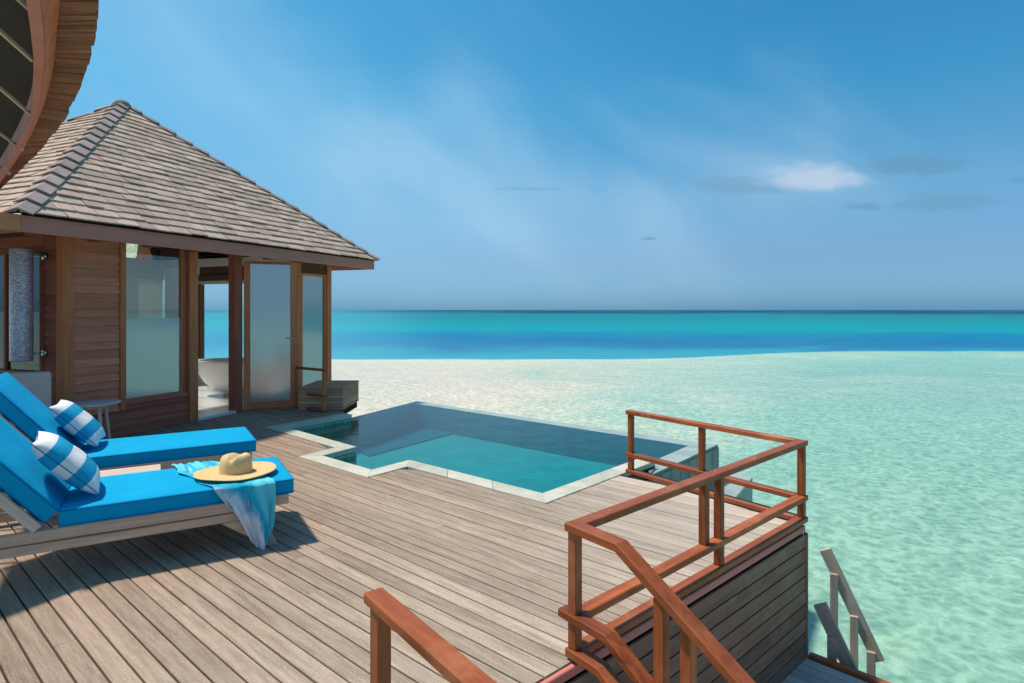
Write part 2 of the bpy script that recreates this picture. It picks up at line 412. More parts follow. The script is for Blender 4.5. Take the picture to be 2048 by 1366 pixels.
def glass_mat(name, tint, alpha, rough, refl=1.0, body=None, bodyw=0.0):
    """pane: part of the light passes, part is scattered by the frosting, the rest mirrors"""
    m, n, p, out = new_mat(name); n.n.remove(p)
    tr = n.n.new('ShaderNodeBsdfTransparent'); tr.inputs[0].default_value = tuple(tint)+(1,)
    gl = n.n.new('ShaderNodeBsdfGlossy'); gl.inputs['Roughness'].default_value = rough
    fr = n.n.new('ShaderNodeFresnel'); fr.inputs[0].default_value = 1.5
    cur = tr.outputs[0]
    if body:
        df = n.n.new('ShaderNodeBsdfDiffuse'); df.inputs[0].default_value = tuple(body)+(1,)
        tl = n.n.new('ShaderNodeBsdfTranslucent'); tl.inputs[0].default_value = tuple(body)+(1,)
        ms = n.n.new('ShaderNodeMixShader'); ms.inputs[0].default_value = .8
        n.l.new(df.outputs[0], ms.inputs[1]); n.l.new(tl.outputs[0], ms.inputs[2])
        m2 = n.n.new('ShaderNodeMixShader'); m2.inputs[0].default_value = bodyw
        n.l.new(cur, m2.inputs[1]); n.l.new(ms.outputs[0], m2.inputs[2]); cur = m2.outputs[0]
    m3 = n.n.new('ShaderNodeMixShader'); n.l.new(n.math('MULTIPLY', fr.outputs[0], refl, clamp=True), m3.inputs[0])
    n.l.new(cur, m3.inputs[1]); n.l.new(gl.outputs[0], m3.inputs[2]); n.l.new(m3.outputs[0], out.inputs[0])
    return m
M_GLASS = glass_mat('clear_glass', (.86, .92, .92), 1, .01, 1.0)
M_FROST = glass_mat('sea_green_frosted_glass', (.8, .9, .9), 1, .10, 7.0, (.95, .97, .90), .94)
M_FROST_BLUE = glass_mat('blue_grey_frosted_glass', (.8, .88, .95), 1, .14, 11.0, (.95, .95, .97), .95)
M_GLASS_DARK = glass_mat('tinted_glass', (.35, .38, .38), 1, .02, 1.8)

def pool_water_mat():
    m, n, p, out = new_mat('pool_water'); n.n.remove(p)
    gp = n.n.new('ShaderNodeNewGeometry').outputs['Position']
    h = n.math('ADD', n.noise(gp, 3.0, 3, .5), n.math('MULTIPLY', n.noise(gp, 14, 4, .6), .35))
    b = n.bump(h, .22, .03)
    tr = n.n.new('ShaderNodeBsdfTransparent'); tr.inputs[0].default_value = (.30, .93, .97, 1)
    gl = n.n.new('ShaderNodeBsdfGlossy'); gl.inputs['Roughness'].default_value = .015; n.l.new(b, gl.inputs['Normal'])
    fr = n.n.new('ShaderNodeFresnel'); fr.inputs[0].default_value = 1.33; n.l.new(b, fr.inputs['Normal'])
    ms = n.n.new('ShaderNodeMixShader'); n.l.new(fr.outputs[0], ms.inputs[0])
    n.l.new(tr.outputs[0], ms.inputs[1]); n.l.new(gl.outputs[0], ms.inputs[2]); n.l.new(ms.outputs[0], out.inputs[0])
    return m
M_POOLWATER = pool_water_mat()

SEA_Z = -2.0
def sea_mat():
    """lagoon: colour follows the bottom - sand flat, channel, reef, then the open ocean"""
    m, n, p, out = new_mat('lagoon_water')
    gp = n.n.new('ShaderNodeNewGeometry').outputs['Position']; x, y, z = n.sep(gp)
    yy = n.math('MAXIMUM', y, 1.0)
    q = n.math('DIVIDE', (HC-SEA_Z)*FPX, yy)          # nearness: 0 at the horizon, 100 at the edge of the sand flat
    k = n.math('DIVIDE', x, n.math('ADD', yy, 2.0))
    lq = n.math('LOGARITHM', yy, 2.718)
    warp = n.noise(n.comb(n.math('MULTIPLY', k, 6.0), n.math('MULTIPLY', lq, 5.0), 0), 1.0, 5, .6)
    warp2 = n.noise(n.comb(n.math('MULTIPLY', k, 3.5), n.math('MULTIPLY', lq, 13.0), 4), 1.0, 5, .62)
    kk = n.math('ADD', q, n.math('MULTIPLY', n.math('MULTIPLY', n.math('SUBTRACT', warp, .5), .46), q))
    kk = n.math('ADD', kk, n.math('MULTIPLY', k, -3.0))
    f = n.math('DIVIDE', kk, 110.0)
    stops = [(0, (.012, .045, .13)), (.043, (.012, .045, .13)), (.075, (.022, .19, .23)), (.15, (.018, .21, .24)), (.25, (.005, .27, .31)), (.36, (.0, .28, .34)),
             (.43, (.0, .19, .34)), (.55, (.0, .14, .31)), (.66, (.0, .15, .32)), (.74, (.0, .27, .38)), (.86, (.01, .33, .40)), (.96, (.04, .38, .41))]
    deep = n.ramp(f, stops)
    deep = n.mix(n.math('MULTIPLY', n.rng(warp2, .44, .60, 0, .85, True), n.rng(q, 14, 60, 1, .35)), deep, (.03, .22, .30))
    deep = n.mix(n.math('MULTIPLY', n.rng(warp2, .42, .25, 0, .35, True), n.rng(q, 10, 45, 1, .4)), deep, (.05, .52, .56))
    deep = n.mix(n.rng(k, -.08, -.32, 0, .45, True), deep, (.10, .40, .52))
    # the sand flat
    bnoise = n.noise(n.comb(n.math('MULTIPLY', k, 9.0), n.math('MULTIPLY', lq, 2.0), 2), 1.0, 4, .6)
    s1 = n.noise(n.comb(n.math('MULTIPLY', k, 3.0), n.math('MULTIPLY', lq, 3.2), 8), 1.0, 5, .6)
    s2 = n.noise(gp, .22, 5, .6); 
    blend = n.math('ADD', n.math('MULTIPLY', n.math('SUBTRACT', s1, .5), 1.1), n.math('MULTIPLY', n.math('SUBTRACT', s2, .5), .9))
    # turquoise grows to the right and with depth near the deck
    tq = n.math('ADD', n.math('ADD', n.rng(k, -.15, .5, 0, .95), n.rng(q, 150, 520, 0, .55)), blend)
    sand = n.ramp(tq, [(0, (.63, .575, .42)), (.28, (.54, .555, .395)), (.6, (.38, .52, .385)), (1, (.22, .435, .325))])
    patch = n.rng(n.noise(n.comb(n.math('MULTIPLY', k, 7.0), n.math('MULTIPLY', lq, 5.0), 21), 1.0, 4, .6), .58, .72, 0, .45, True)
    sand = n.mix(patch, sand, (.24, .46, .30))
    # bottom ripples, with caustic lines and sparkle specks painted into the colour
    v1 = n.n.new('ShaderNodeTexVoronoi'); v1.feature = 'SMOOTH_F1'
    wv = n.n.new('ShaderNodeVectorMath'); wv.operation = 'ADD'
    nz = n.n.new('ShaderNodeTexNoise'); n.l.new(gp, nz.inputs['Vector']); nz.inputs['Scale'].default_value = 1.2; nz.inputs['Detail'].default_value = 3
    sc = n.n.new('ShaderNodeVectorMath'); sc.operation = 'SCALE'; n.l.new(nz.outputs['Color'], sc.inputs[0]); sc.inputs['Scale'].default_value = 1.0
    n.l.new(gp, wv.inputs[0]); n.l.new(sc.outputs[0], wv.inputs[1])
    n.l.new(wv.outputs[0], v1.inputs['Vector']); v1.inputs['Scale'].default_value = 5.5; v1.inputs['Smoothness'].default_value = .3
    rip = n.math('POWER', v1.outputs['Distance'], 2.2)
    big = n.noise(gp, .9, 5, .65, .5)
    ripple_glint = n.math('ADD', n.rng(rip, 0.0, .4, -.12, .28), n.rng(big, .3, .7, -.10, .10))
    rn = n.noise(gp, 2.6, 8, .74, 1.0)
    glint_ridge = n.math('POWER', n.math('SUBTRACT', 1.0, n.math('ABSOLUTE', n.math('SUBTRACT', n.math('MULTIPLY', rn, 2), 1.0))), 5.0)
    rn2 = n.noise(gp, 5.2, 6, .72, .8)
    ripple_glint = n.math('ADD', ripple_glint, n.math('ADD', n.rng(glint_ridge, .2, 1, -.05, .16), n.rng(rn2, .35, .65, -.13, .17)))
    ripple_glint = n.math('MULTIPLY', ripple_glint, n.rng(q, 90, 200, .55, 1.0))
    kf = n.math('ADD', 1.06, ripple_glint)
    sand = n.mix(1.0, sand, n.comb(n.math('ADD', kf, n.math('MULTIPLY', ripple_glint, .5)), kf, kf), 'MULTIPLY')
    qb = n.math('ADD', n.rng(k, .16, .56, 99, 82.5, True), n.math('MULTIPLY', n.math('SUBTRACT', bnoise, .5), 3.0))
    msk = n.rng(n.math('SUBTRACT', q, qb), -.7, .7)
    edge = n.math('MULTIPLY', n.math('MULTIPLY', n.rng(n.math('SUBTRACT', q, qb), 2.4, .6, 0, 1), msk), n.rng(k, .5, .1, 0, .7))
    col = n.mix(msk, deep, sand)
    col = n.mix(edge, col, (.62, .78, .76))
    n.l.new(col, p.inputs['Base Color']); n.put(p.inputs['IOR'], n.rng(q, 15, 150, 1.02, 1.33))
    n.put(p.inputs['Roughness'], n.rng(q, 20, 120, .45, .12))
    n.put(p.inputs['Specular IOR Level'], n.rng(q, 15, 150, .02, .45))
    h = n.math('ADD', n.math('MULTIPLY', n.noise(gp, .9, 2, .5, .5), .35), n.math('MULTIPLY', n.noise(gp, 3.2, 9, .78, .7), .50))
    st = n.rng(q, 40, 300, .3, .62)
    n.l.new(n.bump(h, st, .24), p.inputs['Normal'])
    return m
M_SEA = sea_mat()

# ================================================================== SEA
sv, sf = [], []
xs = [-30000, -3000, -300, -60, 0, 60, 300, 3000, 30000]; ys = [-200, -20, 10, 40, 120, 500, 3000, 45000]
for yv in ys:
    for xv in xs: sv.append((xv, yv, SEA_Z))
for j in range(len(ys)-1):
    for i in range(len(xs)-1):
        a = j*len(xs)+i; sf.append((a, a+1, a+1+len(xs), a+len(xs)))
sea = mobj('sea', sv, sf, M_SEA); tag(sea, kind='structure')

# ================================================================== PLAN POINTS
U = Vector((1374, -1200, 0)).normalized()       # along the planks
V = Vector((1200, 1374, 0)).normalized()        # across them
cornC = G(1603, 1047); postP = G(1150, 1318); cornR = G(1262, 949)
edge_dir = (cornC-postP).normalized()            # right edge of the deck
out_dir = Vector((edge_dir.y, -edge_dir.x, 0))    # away from the deck, towards the landing
step_dir = Vector((.61, -.79, 0)).normalized()
post0 = ray_hit(postP, cornC, 758)
# pool edge, inner line of the coping (deck level)
A = [G(704, 830), G(567.4, 854.7), G(713, 895), G(645, 912.7), G(743.5, 941), G(818.7, 921.5), G(1085, 988.4), G(1279, 918)]
def offset(pts, d):
    out = []
    for i, p in enumerate(pts):
        ns = []
        if i > 0: t = (p-pts[i-1]).normalized(); ns.append(Vector((-t.y, t.x, 0)))
        if i < len(pts)-1: t = (pts[i+1]-p).normalized(); ns.append(Vector((-t.y, t.x, 0)))
        if len(ns) == 2:
            b = (ns[0]+ns[1]).normalized(); out.append(p+b*(d/max(.35, b.dot(ns[0]))))
        else: out.append(p+ns[0]*d)
    return out
CW = 0.175
Aout = offset(A, -CW); Aout = [Vector((p.x, p.y, 0)) for p in Aout]
ZW = -0.08
FL = G(833.8, 802, ZW); FR = G(1436, 890.5, ZW); WR0 = G(1301, 953, ZW)
for p in (FL, FR, WR0): p.z = 0

# ================================================================== DECK
deck = empty('deck', label='weathered grey brown timber deck', kind='structure')
poly = [postP+edge_dir*-2.6, Vector((-9, .3, 0)), Vector((-9, 10.2, 0)), Vector((-3.5, 10.2, 0)), G(690, 824)]
poly += [p.copy() for p in Aout[0:1]]+Aout[1:]
poly += [cornR+Vector((-.05, .05, 0)), cornC+Vector((.02, .02, 0))]
poly = [Vector((p.x, p.y, 0)) for p in poly]
def uv(p): return (p.dot(U), p.dot(V))
PUV = [uv(p) for p in poly]
def cuts(v):
    xs = []
    for i in range(len(PUV)):
        (u0, v0), (u1, v1) = PUV[i], PUV[(i+1) % len(PUV)]
        if (v0 <= v) != (v1 <= v): xs.append(u0+(v-v0)*(u1-u0)/(v1-v0))
    return sorted(xs)
PW = 0.0905; GAP = .0085
def plank(u00, u01, u10, u11, v0, v1, zt, mat, parent, frameU=U, frameV=V, th=.028):
    """one board; ends may be cut at a slant. u00-u01 on side v0, u10-u11 on side v1"""
    cu = (u00+u01+u10+u11)/4; cv = (v0+v1)/2
    c = frameU*cu+frameV*cv; c.z = zt
    hw = (v1-v0)/2-GAP/2; ch = .003
    prof = [(-hw, -th), (-hw, -ch), (-hw+ch, 0), (hw-ch, 0), (hw, -ch), (hw, -th)]
    def u_at(a, b, y): t = (y+(v1-v0)/2)/(v1-v0); return a*(1-t)+b*t-cu
    vs = [(u_at(u00, u10, y), y, z) for y, z in prof]+[(u_at(u01, u11, y), y, z) for y, z in prof]
    n = len(prof); f = [tuple(range(n-1, -1, -1)), tuple(range(n, 2*n))]+[(i, (i+1) % n, n+(i+1) % n, n+i) for i in range(n)]
    Mx = Matrix((frameU, frameV, Vector((0, 0, 1)))).transposed().to_4x4(); Mx.translation = c
    return mobj('plank', vs, f, mat, parent, Mx)
vmin = min(p[1] for p in PUV); vmax = max(p[1] for p in PUV)
nrow = 0; v = max(vmin, -.6)
v = -.6
while v < vmax:
    v0, v1 = v, v+PW
    a = cuts(v0+1e-5); b = cuts(v1-1e-5); mid = cuts((v0+v1)/2)
    if len(a) != len(mid): a = mid
    if len(b) != len(mid): b = mid
    for i in range(0, len(mid)-1, 2):
        s0, e0, s1, e1 = a[i], a[i+1], b[i], b[i+1]
        s0 = max(s0, -11.0); s1 = max(s1, -11.0)
        if min(e0-s0, e1-s1) < .05: continue
        # butt joints
        joints = []
        j = max(s0, s1)+random.uniform(.8, 4.0)
        while j < min(e0, e1)-.7:
            joints.append(j); j += random.uniform(3.4, 4.6)
        cs0, cs1 = s0, s1
        for jn in joints+[None]:
            if jn is None: n0, n1 = e0, e1
            else: n0 = n1 = jn-.0015
            plank(cs0, n0, cs1, n1, v0, v1, random.uniform(-.0015, .0015), M_DECK, deck)
            nrow += 1
            if jn is not None: cs0 = cs1 = jn+.0015
    v += PW
print('planks', nrow)
prism('dark_underlay', [(p.x, p.y) for p in poly], -.16, -.034, M_SUB, deck)  # solid dark sheet added under the planks so the gaps look shaded
# piles
for px, py in [(-3.5, 2.0), (-1.0, 3.2), (-3.0, 6.0), (1.4, 4.2), (-6, 4)]:
    lathe('pile', [(.11, -2.6), (.11, -.2)], M_DARK, deck, Matrix.Translation((px, py, 0)), 14)
# edge boards of the deck
beam('edge_board', post0+edge_dir*-.6+Vector((0, 0, -.028))+out_dir*.014, cornC+Vector((0, 0, -.028))+out_dir*.014, .026, .044, M_FASCIA, deck)
beam('edge_board', cornC+Vector((0.0, 0, -.09)), cornR+Vector((0, 0, -.09)), .02, .16, M_FASCIA, deck)

# cladding below the right edge
clad = empty('timber_cladding', label='dark stained board wall below the right edge of the deck', cat='wall')
set_frame(Matrix.Identity(4))
zc = -.064; bh = .098; t0 = post0+edge_dir*-.5; t1 = cornC+edge_dir*.0
while zc > -2.05:
    o = beam('board', t0+Vector((0, 0, zc-bh/2))+out_dir*.022, t1+Vector((0, 0, zc-bh/2))+out_dir*.022, .016, bh-.009, M_CLAD, clad, b=.002)
    zc -= bh
beam('backing', t0+Vector((0, 0, -1.08))-out_dir*.02, t1+Vector((0, 0, -1.08))-out_dir*.02, .05, 1.96, M_SUB, clad, b=0)
beam('corner_post', cornC+Vector((0, 0, -.06))+out_dir*.025-edge_dir*-.012, cornC+Vector((0, 0, -2.2))+out_dir*.025-edge_dir*-.012, .022, .03, M_CLAD, clad)

# ================================================================== POOL
pool = empty('swimming_pool', label='infinity pool with pale stone coping set into the deck', cat='pool')
# coping stones
for i in range(len(A)-1):
    a0, a1, b0, b1 = A[i], A[i+1], Aout[i], Aout[i+1]
    L = (a1-a0).length; n = max(1, round(L/.6))
    for k in range(n):
        e = .0022/L
        t0_, t1_ = k/n+(e if k else 0), (k+1)/n-(e if k < n-1 else 0)
        # stay square except at the mitres
        q = [a0.lerp(a1, t0_), a0.lerp(a1, t1_), b0.lerp(b1, t1_), b0.lerp(b1, t0_)]
        z = .010+random.uniform(-.001, .001)
        prism('coping_stone', [(p.x, p.y) for p in q], -.045, z, M_COPING, pool, .003)
# lining walls below the coping
Ain = offset(A, -.012)
vs = [(p.x, p.y, -.04) for p in Ain]+[(p.x, p.y, -1.35) for p in Ain]
mobj('inner_wall', vs, [(i, i+1, len(Ain)+i+1, len(Ain)+i) for i in range(len(Ain)-1)], M_POOLWALL, pool)
# stone band tiles just under the coping where the wall shows
def tiles(p0, p1, rows, tw, z0, th):
    d = p1-p0; L = d.length; n = max(1, int(L/tw)); d.normalize(); nn = Vector((-d.y, d.x, 0))
    for r in range(rows):
        for k in range(n):
            a_ = p0+d*(k*L/n+.003); b_ = p0+d*((k+1)*L/n-.003); zz = z0-r*th
            o = beam('tile', a_+nn*(.002+random.uniform(0, .004))+Vector((0, 0, zz-th/2)), b_+nn*(.002+random.uniform(0, .004))+Vector((0, 0, zz-th/2)), .016, th-.005, M_TILE, pool, b=.002)
tiles(A[1], A[0], 4, .14, -.048, .075)
tiles(A[3], A[2], 4, .12, -.048, .075)
# spill walls
def inw(a, b, d):
    t = (b-a).normalized(); return Vector((t.y, -t.x, 0))*d
fl_in = FL+Vector((0.02, -.27, 0)); 
th_far = inw(FL, FR, .20); th_right = Vector((-.155, .15, 0))
FRi = G(1381, 891.5, ZW); FRi.z = 0; WRi = G(1283, 934.5, ZW); WRi.z = 0
FLi = FL+(FR-FL).normalized()*.16+th_far
LA = G(708, 831, ZW); LA.z = 0; LA2 = A[0]+Vector((.03, -.02, 0))
left_end = Aout[0]
zb = -2.3
prism('spill_wall', [(FL.x, FL.y), (FR.x, FR.y), (FRi.x, FRi.y), (FLi.x, FLi.y)], zb, ZW-.002, M_SPILL, pool)
prism('side_wall', [(FR.x, FR.y), (WR0.x, WR0.y), (WRi.x, WRi.y), (FRi.x, FRi.y)], zb, ZW+.0, M_WALLSTONE, pool)
prism('side_wall', [(FL.x, FL.y), (FLi.x, FLi.y), (LA2.x, LA2.y), (left_end.x, left_end.y)], zb, ZW-.003, M_SPILL, pool)
# block that closes the pool beside the railing
base_pts = [A[-1], WRi, WR0, Aout[-1]]
prism('end_block', [(p.x, p.y) for p in base_pts], zb, -.05, M_WALLSTONE, pool)
# cap slab on the side wall
d_ = (FR-WR0).normalized(); nS = 7
for k in range(nS):
    a_ = WR0.lerp(FR, k/nS+.0015); b_ = WR0.lerp(FR, (k+1)/nS-.0015); c_ = WRi.lerp(FRi, (k+1)/nS-.0015); e_ = WRi.lerp(FRi, k/nS+.0015)
    prism('cap_stone', [(p.x, p.y) for p in (a_, b_, c_, e_)], ZW+.002, ZW+.012, M_SPILL, pool)
# wall panels on the outer face of the side wall
for k in range(8):
    for r in range(4):
        a_ = WR0.lerp(FR, k/8)+Vector((.004, -.004, 0)); b_ = WR0.lerp(FR, (k+1)/8)+Vector((.004, -.004, 0))
        zz = ZW-.02-r*.30
        beam('wall_stone', a_+d_*.004+Vector((0, 0, zz-.145)), b_-d_*.004+Vector((0, 0, zz-.145)), .012+random.uniform(0, .006), .288, M_WALLSTONE, pool, b=.003)
wl_ = [LA2+Vector((.02,-.02,0)), FLi+Vector((.004,-.01,0)), FRi+Vector((-.01,-.004,0)), WRi+Vector((-.01,.0,0))]
mobj('inner_wall', [(p.x, p.y, ZW-.006) for p in wl_]+[(p.x, p.y, -1.35) for p in wl_], [(i, i+1, 5+i, 4+i) for i in range(3)], M_POOLWALL, pool)
# pool floor and the underwater step
inner = Ain+[Vector((WRi.x, WRi.y, 0)), FRi, FLi, LA2]
mobj('pool_floor', [(p.x, p.y, -.48) for p in inner], [tuple(range(len(inner)))], M_POOLIN, pool, fix=False)
pA, pB = G(915, 861, -.44), G(738, 908, -.44)
prism('dark_floor_slab', [(p.x, p.y) for p in (LA2, FLi, pA, pB)], -.475, -.462, M_FLOOR_DARK, pool)  # thin dark slab on the left part of the floor
st = [A[2]+Vector((.0, -.0, 0)), G(800, 912), G(770, 938), A[4], A[3]]
prism('underwater_step', [(p.x, p.y) for p in st], -.47, -.26, M_TILE, pool)
wat = mobj('pool_water', [(p.x, p.y, ZW) for p in inner], [tuple(range(len(inner)))], M_POOLWATER, pool, fix=False)
# lower catch basin seen behind the railing
basin = empty('overflow_basin', label='low grey stone overflow basin outside the right wall of the pool', cat='basin')
b0 = G(1505, 958, -.5); b1 = G(1395, 932, -.5); b2 = G(1330, 985, -.5)
b0.z = b1.z = b2.z = 0; b3 = b2+(b0-b1)
prism('basin_wall', [(p.x, p.y) for p in (b1, b0, b3, b2)], zb, -.5, M_WALLSTONE, basin)
prism('basin_cap', [(p.x, p.y) for p in (b1, b0, b3, b2)], -.498, -.47, M_SPILL, basin)

# ================================================================== RAILINGS
TR, MR = .585, .20
def zv(z): return Vector((0, 0, z))
rail = empty('deck_railing', Matrix.Translation(cornC), 'reddish timber railing around the right deck corner with handrail down the stairs', 'railing')
RW, RT, PWD = .068, .036, .045
def post(p, z0, z1, par, w_=PWD, m=M_RAIL):
    a = math.atan2(edge_dir.y, edge_dir.x)
    o = beam('post', p+zv(z0), p+zv(z1), w_, w_, m, par, up=edge_dir, b=.003)
    return o
def rails(a, b, par, ext0=0, ext1=0, kerb=True):
    d = (b-a).normalized(); a = a-d*ext0; b = b+d*ext1
    beam('top_rail', a+zv(TR-RT/2), b+zv(TR-RT/2), RW, RT, M_RAIL, par)
    beam('middle_rail', a+zv(MR-RT/2), b+zv(MR-RT/2), RW, RT, M_RAIL, par)
    if kerb: beam('bottom_rail', a+zv(.012+RT/2), b+zv(.012+RT/2), RW, RT, M_RAIL, par)
rails(postP, cornC, rail, -.002, RW/2-.0005)
rails(cornC-(cornC-cornR).normalized()*(RW/2+.0015), cornR, rail, 0, .04)
post(cornC, .05, TR-RT, rail); post(postP, .05, TR-RT, rail); post(cornR, .05, TR-RT, rail)
pm = ray_hit(postP, cornC, 1438); post(pm, .05, TR-RT, rail)
pm2 = ray_hit(postP, cornC, 1412); post(pm2+out_dir*-.012, MR, TR-RT, rail)
pm3 = ray_hit(cornR, cornC, 1404); post(pm3, .05, TR-RT, rail)
# handrail down the stairs
SL = -.54
def handrail(base, z, lvl, run, par, name='handrail', back=.035):
    p0_ = base-step_dir*back+zv(z-RT/2); p1_ = base+step_dir*lvl+zv(z-RT/2); p2_ = base+step_dir*(lvl+run)+zv(z-RT/2+SL*run)
    # one continuous bent bar
    side = Vector((-step_dir.y, step_dir.x, 0))*(RW/2)
    def sec(p, up): return [p+side-up*RT/2, p-side-up*RT/2, p-side+up*RT/2, p+side+up*RT/2]
    u0 = Vector((0, 0, 1)); s_ = (p2_-p1_).normalized(); u2 = side.normalized().cross(s_); u2 = u2 if u2.z > 0 else -u2
    um = (u0+u2); um = um/ um.length/ math.cos(u0.angle(u2)/2)
    vs = sec(p0_, u0)+sec(p1_, um)+sec(p2_, u2)
    fs = [(3, 2, 1, 0), (8, 9, 10, 11)]
    for k in (0, 4):
        for i in range(4): fs.append((k+i, k+(i+1) % 4, k+4+(i+1) % 4, k+4+i))
    c = p1_.copy(); d = step_dir
    Mx = Matrix((d, Vector((-d.y, d.x, 0)), Vector((0, 0, 1)))).transposed().to_4x4(); Mx.translation = c
    inv = Mx.inverted()
    o = mobj(name, [inv @ q for q in vs], fs, M_RAIL, par, Mx)
    bevel_me(o.data, .004, 1)
    return o
handrail(postP+zv(.0006), TR, .26, 1.6, rail, back=RW/2)
handrail(postP+zv(.0006), MR, .20, 1.6, rail, back=.075)
handrail(postP+zv(.0006), .048, .16, 1.6, rail, 'bottom_rail', back=.03)
for x_ in (1323, 1368):
    q = ray_hit(postP, postP+step_dir, x_)
    dd = (q-postP).length
    post(q-out_dir*0+edge_dir*(.0 if x_ == 1323 else .03), -.9, TR-RT-.004+SL*max(0, dd-.26), rail)
post(postP+step_dir*1.75, -.93, TR-RT+SL*1.5-.02, rail)
lrail = empty('stair_handrail', Matrix.Translation(post0), 'short reddish handrail on one dark post at the near side of the stair opening', 'handrail')
handrail(post0, TR, .75, 1.1, lrail, back=.045)
post(post0+step_dir*.012, -.3, TR-RT, lrail, .05)
post(post0+step_dir*1.7, -.93, TR-RT+SL*.95, lrail, .05)

# stairs and landing
stairs = empty('timber_stairs', Matrix.Translation(postP), 'timber steps going down from the deck to the landing', 'stairs')
for k in range(5):
    z = -.186*(k+1)+.0; t = .06+.29*k
    a = postP+step_dir*(t+.15)-edge_dir*.03; b = post0+step_dir*(t+.15)+edge_dir*.03
    beam('tread', a+zv(z-.015), b+zv(z-.015), .28, .03, M_SIDING_DARK, stairs)
for base in (postP-edge_dir*.012, post0+edge_dir*.012):
    beam('stringer', base+step_dir*.03+zv(-.16), base+step_dir*1.6+zv(-1.0), .03, .2, M_CLAD, stairs)
landing = empty('landing', label='lower timber landing', kind='structure')
LZ = -.93
q0 = cornC+out_dir*.04; q1 = G(1740, 1366, LZ); q1.z = 0
ld = (q1-q0).normalized(); le = edge_dir
k = 0; 
for k in range(34):
    a = q0-le*(.045+k*.092)
    s_ = (a-cornC).dot(out_dir)
    a2 = a+out_dir*(.03-s_)
    plank_c = a2; L_ = 3.2
    o = beam('plank', plank_c+zv(LZ-.014), plank_c+ld*L_+zv(LZ-.014), .085, .028, M_DECK, landing, b=.003)
beam('edge_board', q0+le*.035+zv(LZ-.03), q0+ld*3.2+le*.035+zv(LZ-.03), .05, .11, M_RAIL, landing)
beam('edge_beam', q0+zv(LZ-.12)-le*.03, q0+ld*3.2+zv(LZ-.12)-le*.03, .06, .16, M_SUB, landing)
for t in (.4, 2.2):
    lathe('pile', [(.08, -2.6), (.08, LZ-.04)], M_DARK, landing, Matrix.Translation(q0+ld*t-le*.6), 12)

# bathing ladder with grey rails
lad = empty('bathing_ladder', Matrix.Translation((2.5, 4.6, LZ)), 'silvered grey timber ladder with two sloping handrails going into the lagoon', 'ladder')
def hand2(pts, par):
    """sloping board rail through picture columns with given heights"""
    beam('handrail', pts[0], pts[1], .034, .088, M_GREY, par, b=.003)
def on(px, py, Y): return Vector(((px-1024)*Y/FPX, Y, HC-(py-620)*Y/FPX))
aA0, aA1 = on(1650, 1098, 4.944), on(1757, 1322, 4.75)
sB = on(1640, 1208, 4.24)-aA0; aB0, aB1 = aA0+sB, aA1+sB
hand2((aA0, aA1), lad); hand2((aB0, aB1), lad)
def lpost(a, b, px, z1):
    p_ = ray_hit(a, b, px)
    return beam('post', Vector((p_.x, p_.y, -2.5)), Vector((p_.x, p_.y, p_.z-.04)), .07, .06, M_GREY, lad, up=Vector((.877, -.48, 0)), b=.003)
for px in (1668, 1708, 1742): lpost(aA0, aA1, px, 0)
for px in (1664, 1702, 1738): lpost(aB0, aB1, px, 0)
for k in range(7):
    t = (k+.5)/7*1.5
    pa = aA0.lerp(aA1, t)+zv(-.62); pb = aB0.lerp(aB1, t)+zv(-.62)
    if pa.z > LZ-.3: continue
    beam('tread', pa, Vector((pb.x, pb.y, pa.z)), .14, .03, M_GREY, lad)

# ================================================================== PAVILION
hs = Vector((476, 1200, 0)).normalized()
F0 = G(392, 841.5); hang = math.atan2(hs.y, hs.x)
HM = Matrix.Translation((F0.x, F0.y, 0)) @ Matrix.Rotation(hang, 4, 'Z')
pav = empty('bathroom_pavilion', HM, 'timber bathroom pavilion with hipped shingle roof and frosted glass doors', 'pavilion')
set_frame(HM)
S0, S1, D1 = -1.66, 2.787, 4.1
box('floor', S0+.03, S1-.02, .02, D1-.02, -.04, .03, M_MARBLE, pav)
for i in range(4):
    for j in range(3):
        box('floor_tile', .02+i*.68, .02+i*.68+.674, .05+j*.9, .05+j*.9+.894, .0301, .036, M_MARBLE, pav)
# posts of the front
box('post', S0-.05, S0+.07, -.03, .09, 0, 2.44, M_FRAME, pav, .004)
box('post', -1.07, -1.0, -.035, .07, 0.30, 2.44, M_FRAME, pav, .004)
box('post', -.13, 0.0, -.045, .08, 0, 2.44, M_FRAME, pav, .004)
box('post', .635, .775, -.03, .10, 0, 2.44, M_SIDING_DARK, pav, .004)
box('post', 1.90, 2.03, -.02, .08, 0, 2.44, M_FRAME, pav, .004)
box('post', S1-.11, S1+.01, -.03, .09, 0, 2.44, M_FRAME, pav, .004)
# siding: front panel and below the window
def siding(name_wall, s0, s1, z0, z1, mat, bh=.0925, plane='d', off=0.0, flip=1):
    wl = empty(name_wall, Matrix.Translation(((s0+s1)/2, 0, z0)), parent=pav)
    z = z0
    while z < z1-.02:
        h = min(bh, z1-z); t_lo, t_hi = .026, .006
        L = s1-s0-.004
        prof = [(0, .004), (-t_lo, .004), (-t_lo+.003, .009), (-t_hi, h), (0, h)]
        vs = [(-L/2, y, zz) for y, zz in prof]+[(L/2, y, zz) for y, zz in prof]; n = 5
        f = [tuple(range(n-1, -1, -1)), tuple(range(n, 2*n))]+[(i, (i+1) % n, n+(i+1) % n, n+i) for i in range(n)]
        if plane == 'd': Mx = Matrix.Translation(((s0+s1)/2, off+random.uniform(-.0015, .0015), z))
        else: Mx = Matrix.Translation((off+random.uniform(-.0015, .0015), (s0+s1)/2, z)) @ Matrix.Rotation(-PI/2, 4, 'Z')
        mobj('board', vs, f, mat, wl, Mx)
        z += bh
    return wl
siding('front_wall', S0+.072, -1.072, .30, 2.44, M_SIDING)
siding('front_wall', S0+.072, -.132, 0.0, .30, M_SIDING_DARK, off=.002)
